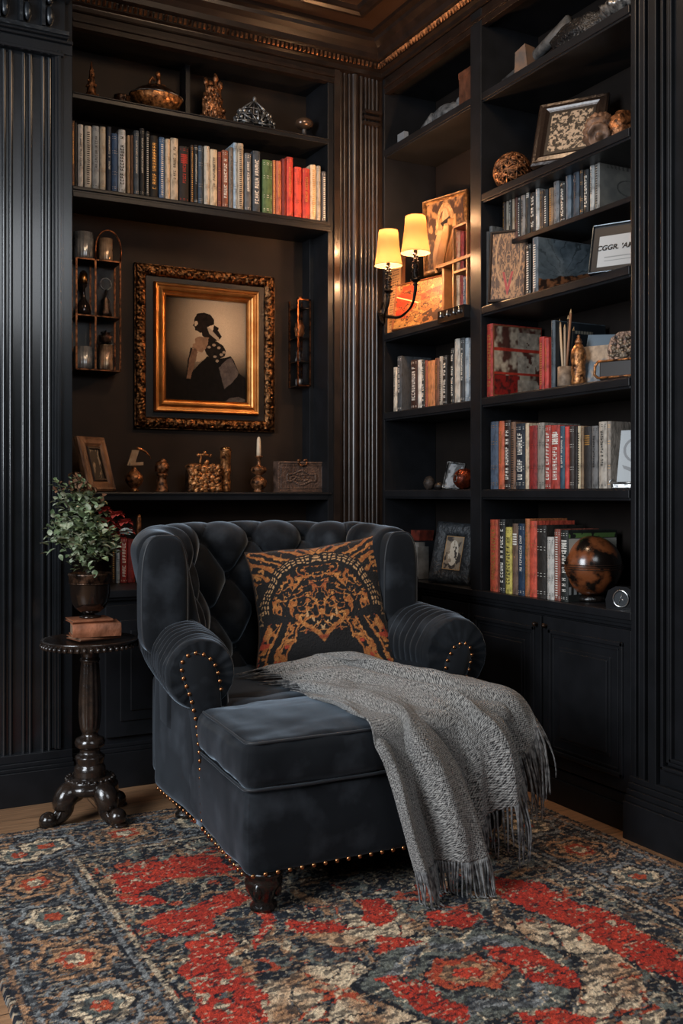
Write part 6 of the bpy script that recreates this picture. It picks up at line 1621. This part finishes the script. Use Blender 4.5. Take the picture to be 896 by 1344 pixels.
# ---------------- ledge (left bay)
def fam(u, v):
    c = photo_pat('8a7a66', '2a201a', 63, .1)(u, v); k = (np.hypot((u-.5)/.28, (v-.5)/.38) < 1) & (fnoise(u, v, 8, 3) > .42); c = np.where(k[..., None], hexl('c4b8a6'), c)
    e = (u < .03) | (u > .97) | (v < .02) | (v > .98); return np.where(e[..., None], hexl('a07a4c'), c)
t = framed('photo_frame', 'wide charcoal carved frame around a small figure photo on the ledge behind the armchair', .215, .275, .062, (2.475, onX(588, 0, 2.475)[1], .752), R(-66), R(13), fam, mat('charcoal_carved', '34383c', .5, .2, color2='1c1e20', scale=40, bump=.6, bscale=60), .022, ornate=.004, n=80, roll=R(3))
simple('storage_box', 'small reddish box on the ledge directly behind the charcoal frame', 'box', [('body', MB().prism([(-.04,0),(.04,0),(.05,.05),(-.05,.05)], 'x', -.04, .04), mat('box_red', '6b2a1e', .5, color2='3a1812', scale=25))], (2.62, onX(556, 0, 2.62)[1]+.02, .752+.17))
simple('pedestal', 'plain black block carrying the small reddish box', 'stand', [('block', MB().box(-.05,.05,-.05,.05,0,.169), BLACK)], (2.62, onX(556, 0, 2.62)[1]+.02, .752))
simple('white_jar', 'pale grey square jar half hidden behind the armchair beside the charcoal frame', 'jar', [('jar', MB().box(-.035,.035,-.03,.03,0,.15).box(-.02,.02,-.02,.02,.15,.17), mat('jar_pale', '7c7a76', .5, color2='55534f', scale=18))], (2.50, onX(551, 0, 2.5)[1]+.01, .752), (0,0,.2))
simple('incense_stick_holder', 'thin bronze post standing behind the top corner of the armchair', 'ornament', [('post', MB().lathe([(.02,0),(.02,.006),(.008,.012),(.008,.20),(.011,.21),(.010,.27),(.006,.285)], (0,0,0), 14), BRONZE)], (onY(182, 0, 4.18)[0], 4.18, .776))
# ================================================================== LIGHT AND CAMERA
def area(name, loc, target, sx, sy, power, color, spread=None):
    l = bpy.data.lights.new(name, 'AREA'); l.shape = 'RECTANGLE'; l.size = sx; l.size_y = sy; l.energy = power; l.color = color
    if spread: l.spread = math.radians(spread)
    o = bpy.data.objects.new(name, l); COL.objects.link(o); o.location = loc
    o.rotation_euler = (Vector(target)-Vector(loc)).to_track_quat('-Z', 'Y').to_euler(); return o
area('window_daylight', (-2.1, 1.7, 2.2), (1.5, 3.1, .7), 1.5, 1.9, 165, (.87, .93, 1.0))
area('window_daylight', (1.0, -.5, 2.9), (1.6, 3., .0), 1.6, 1.0, 26, (.9, .95, 1.0))
area('warm_fill', (1.7, 2.7, 3.27), (1.7, 3.9, 1.5), .5, .5, 20, (1., .68, .42))  # unseen warm fill added to lift the bronzes and cornice, no fitting here
w = bpy.data.worlds.new('World'); SC.world = w; w.use_nodes = True
w.node_tree.nodes['Background'].inputs[0].default_value = (.5, .6, .75, 1); w.node_tree.nodes['Background'].inputs[1].default_value = .02
cam = bpy.data.cameras.new('camera'); co_ = bpy.data.objects.new('camera', cam); COL.objects.link(co_)
cam.sensor_fit = 'VERTICAL'; cam.sensor_height = 36.; cam.lens = F_PX/1344*36.; cam.clip_start = .05
co_.location = (0, 0, EYE); co_.rotation_euler = (PI/2, 0, -math.atan2(FW[0], FW[1]))
cam.shift_y = -(672-648)/1344.0
SC.camera = co_
SC.view_settings.view_transform = 'Standard'; SC.view_settings.look = 'None'; SC.view_settings.gamma = 1; SC.view_settings.exposure = 0.0
SC.view_settings.use_curve_mapping = False
SC.cycles.use_denoising = True
SC.cycles.max_bounces = 8
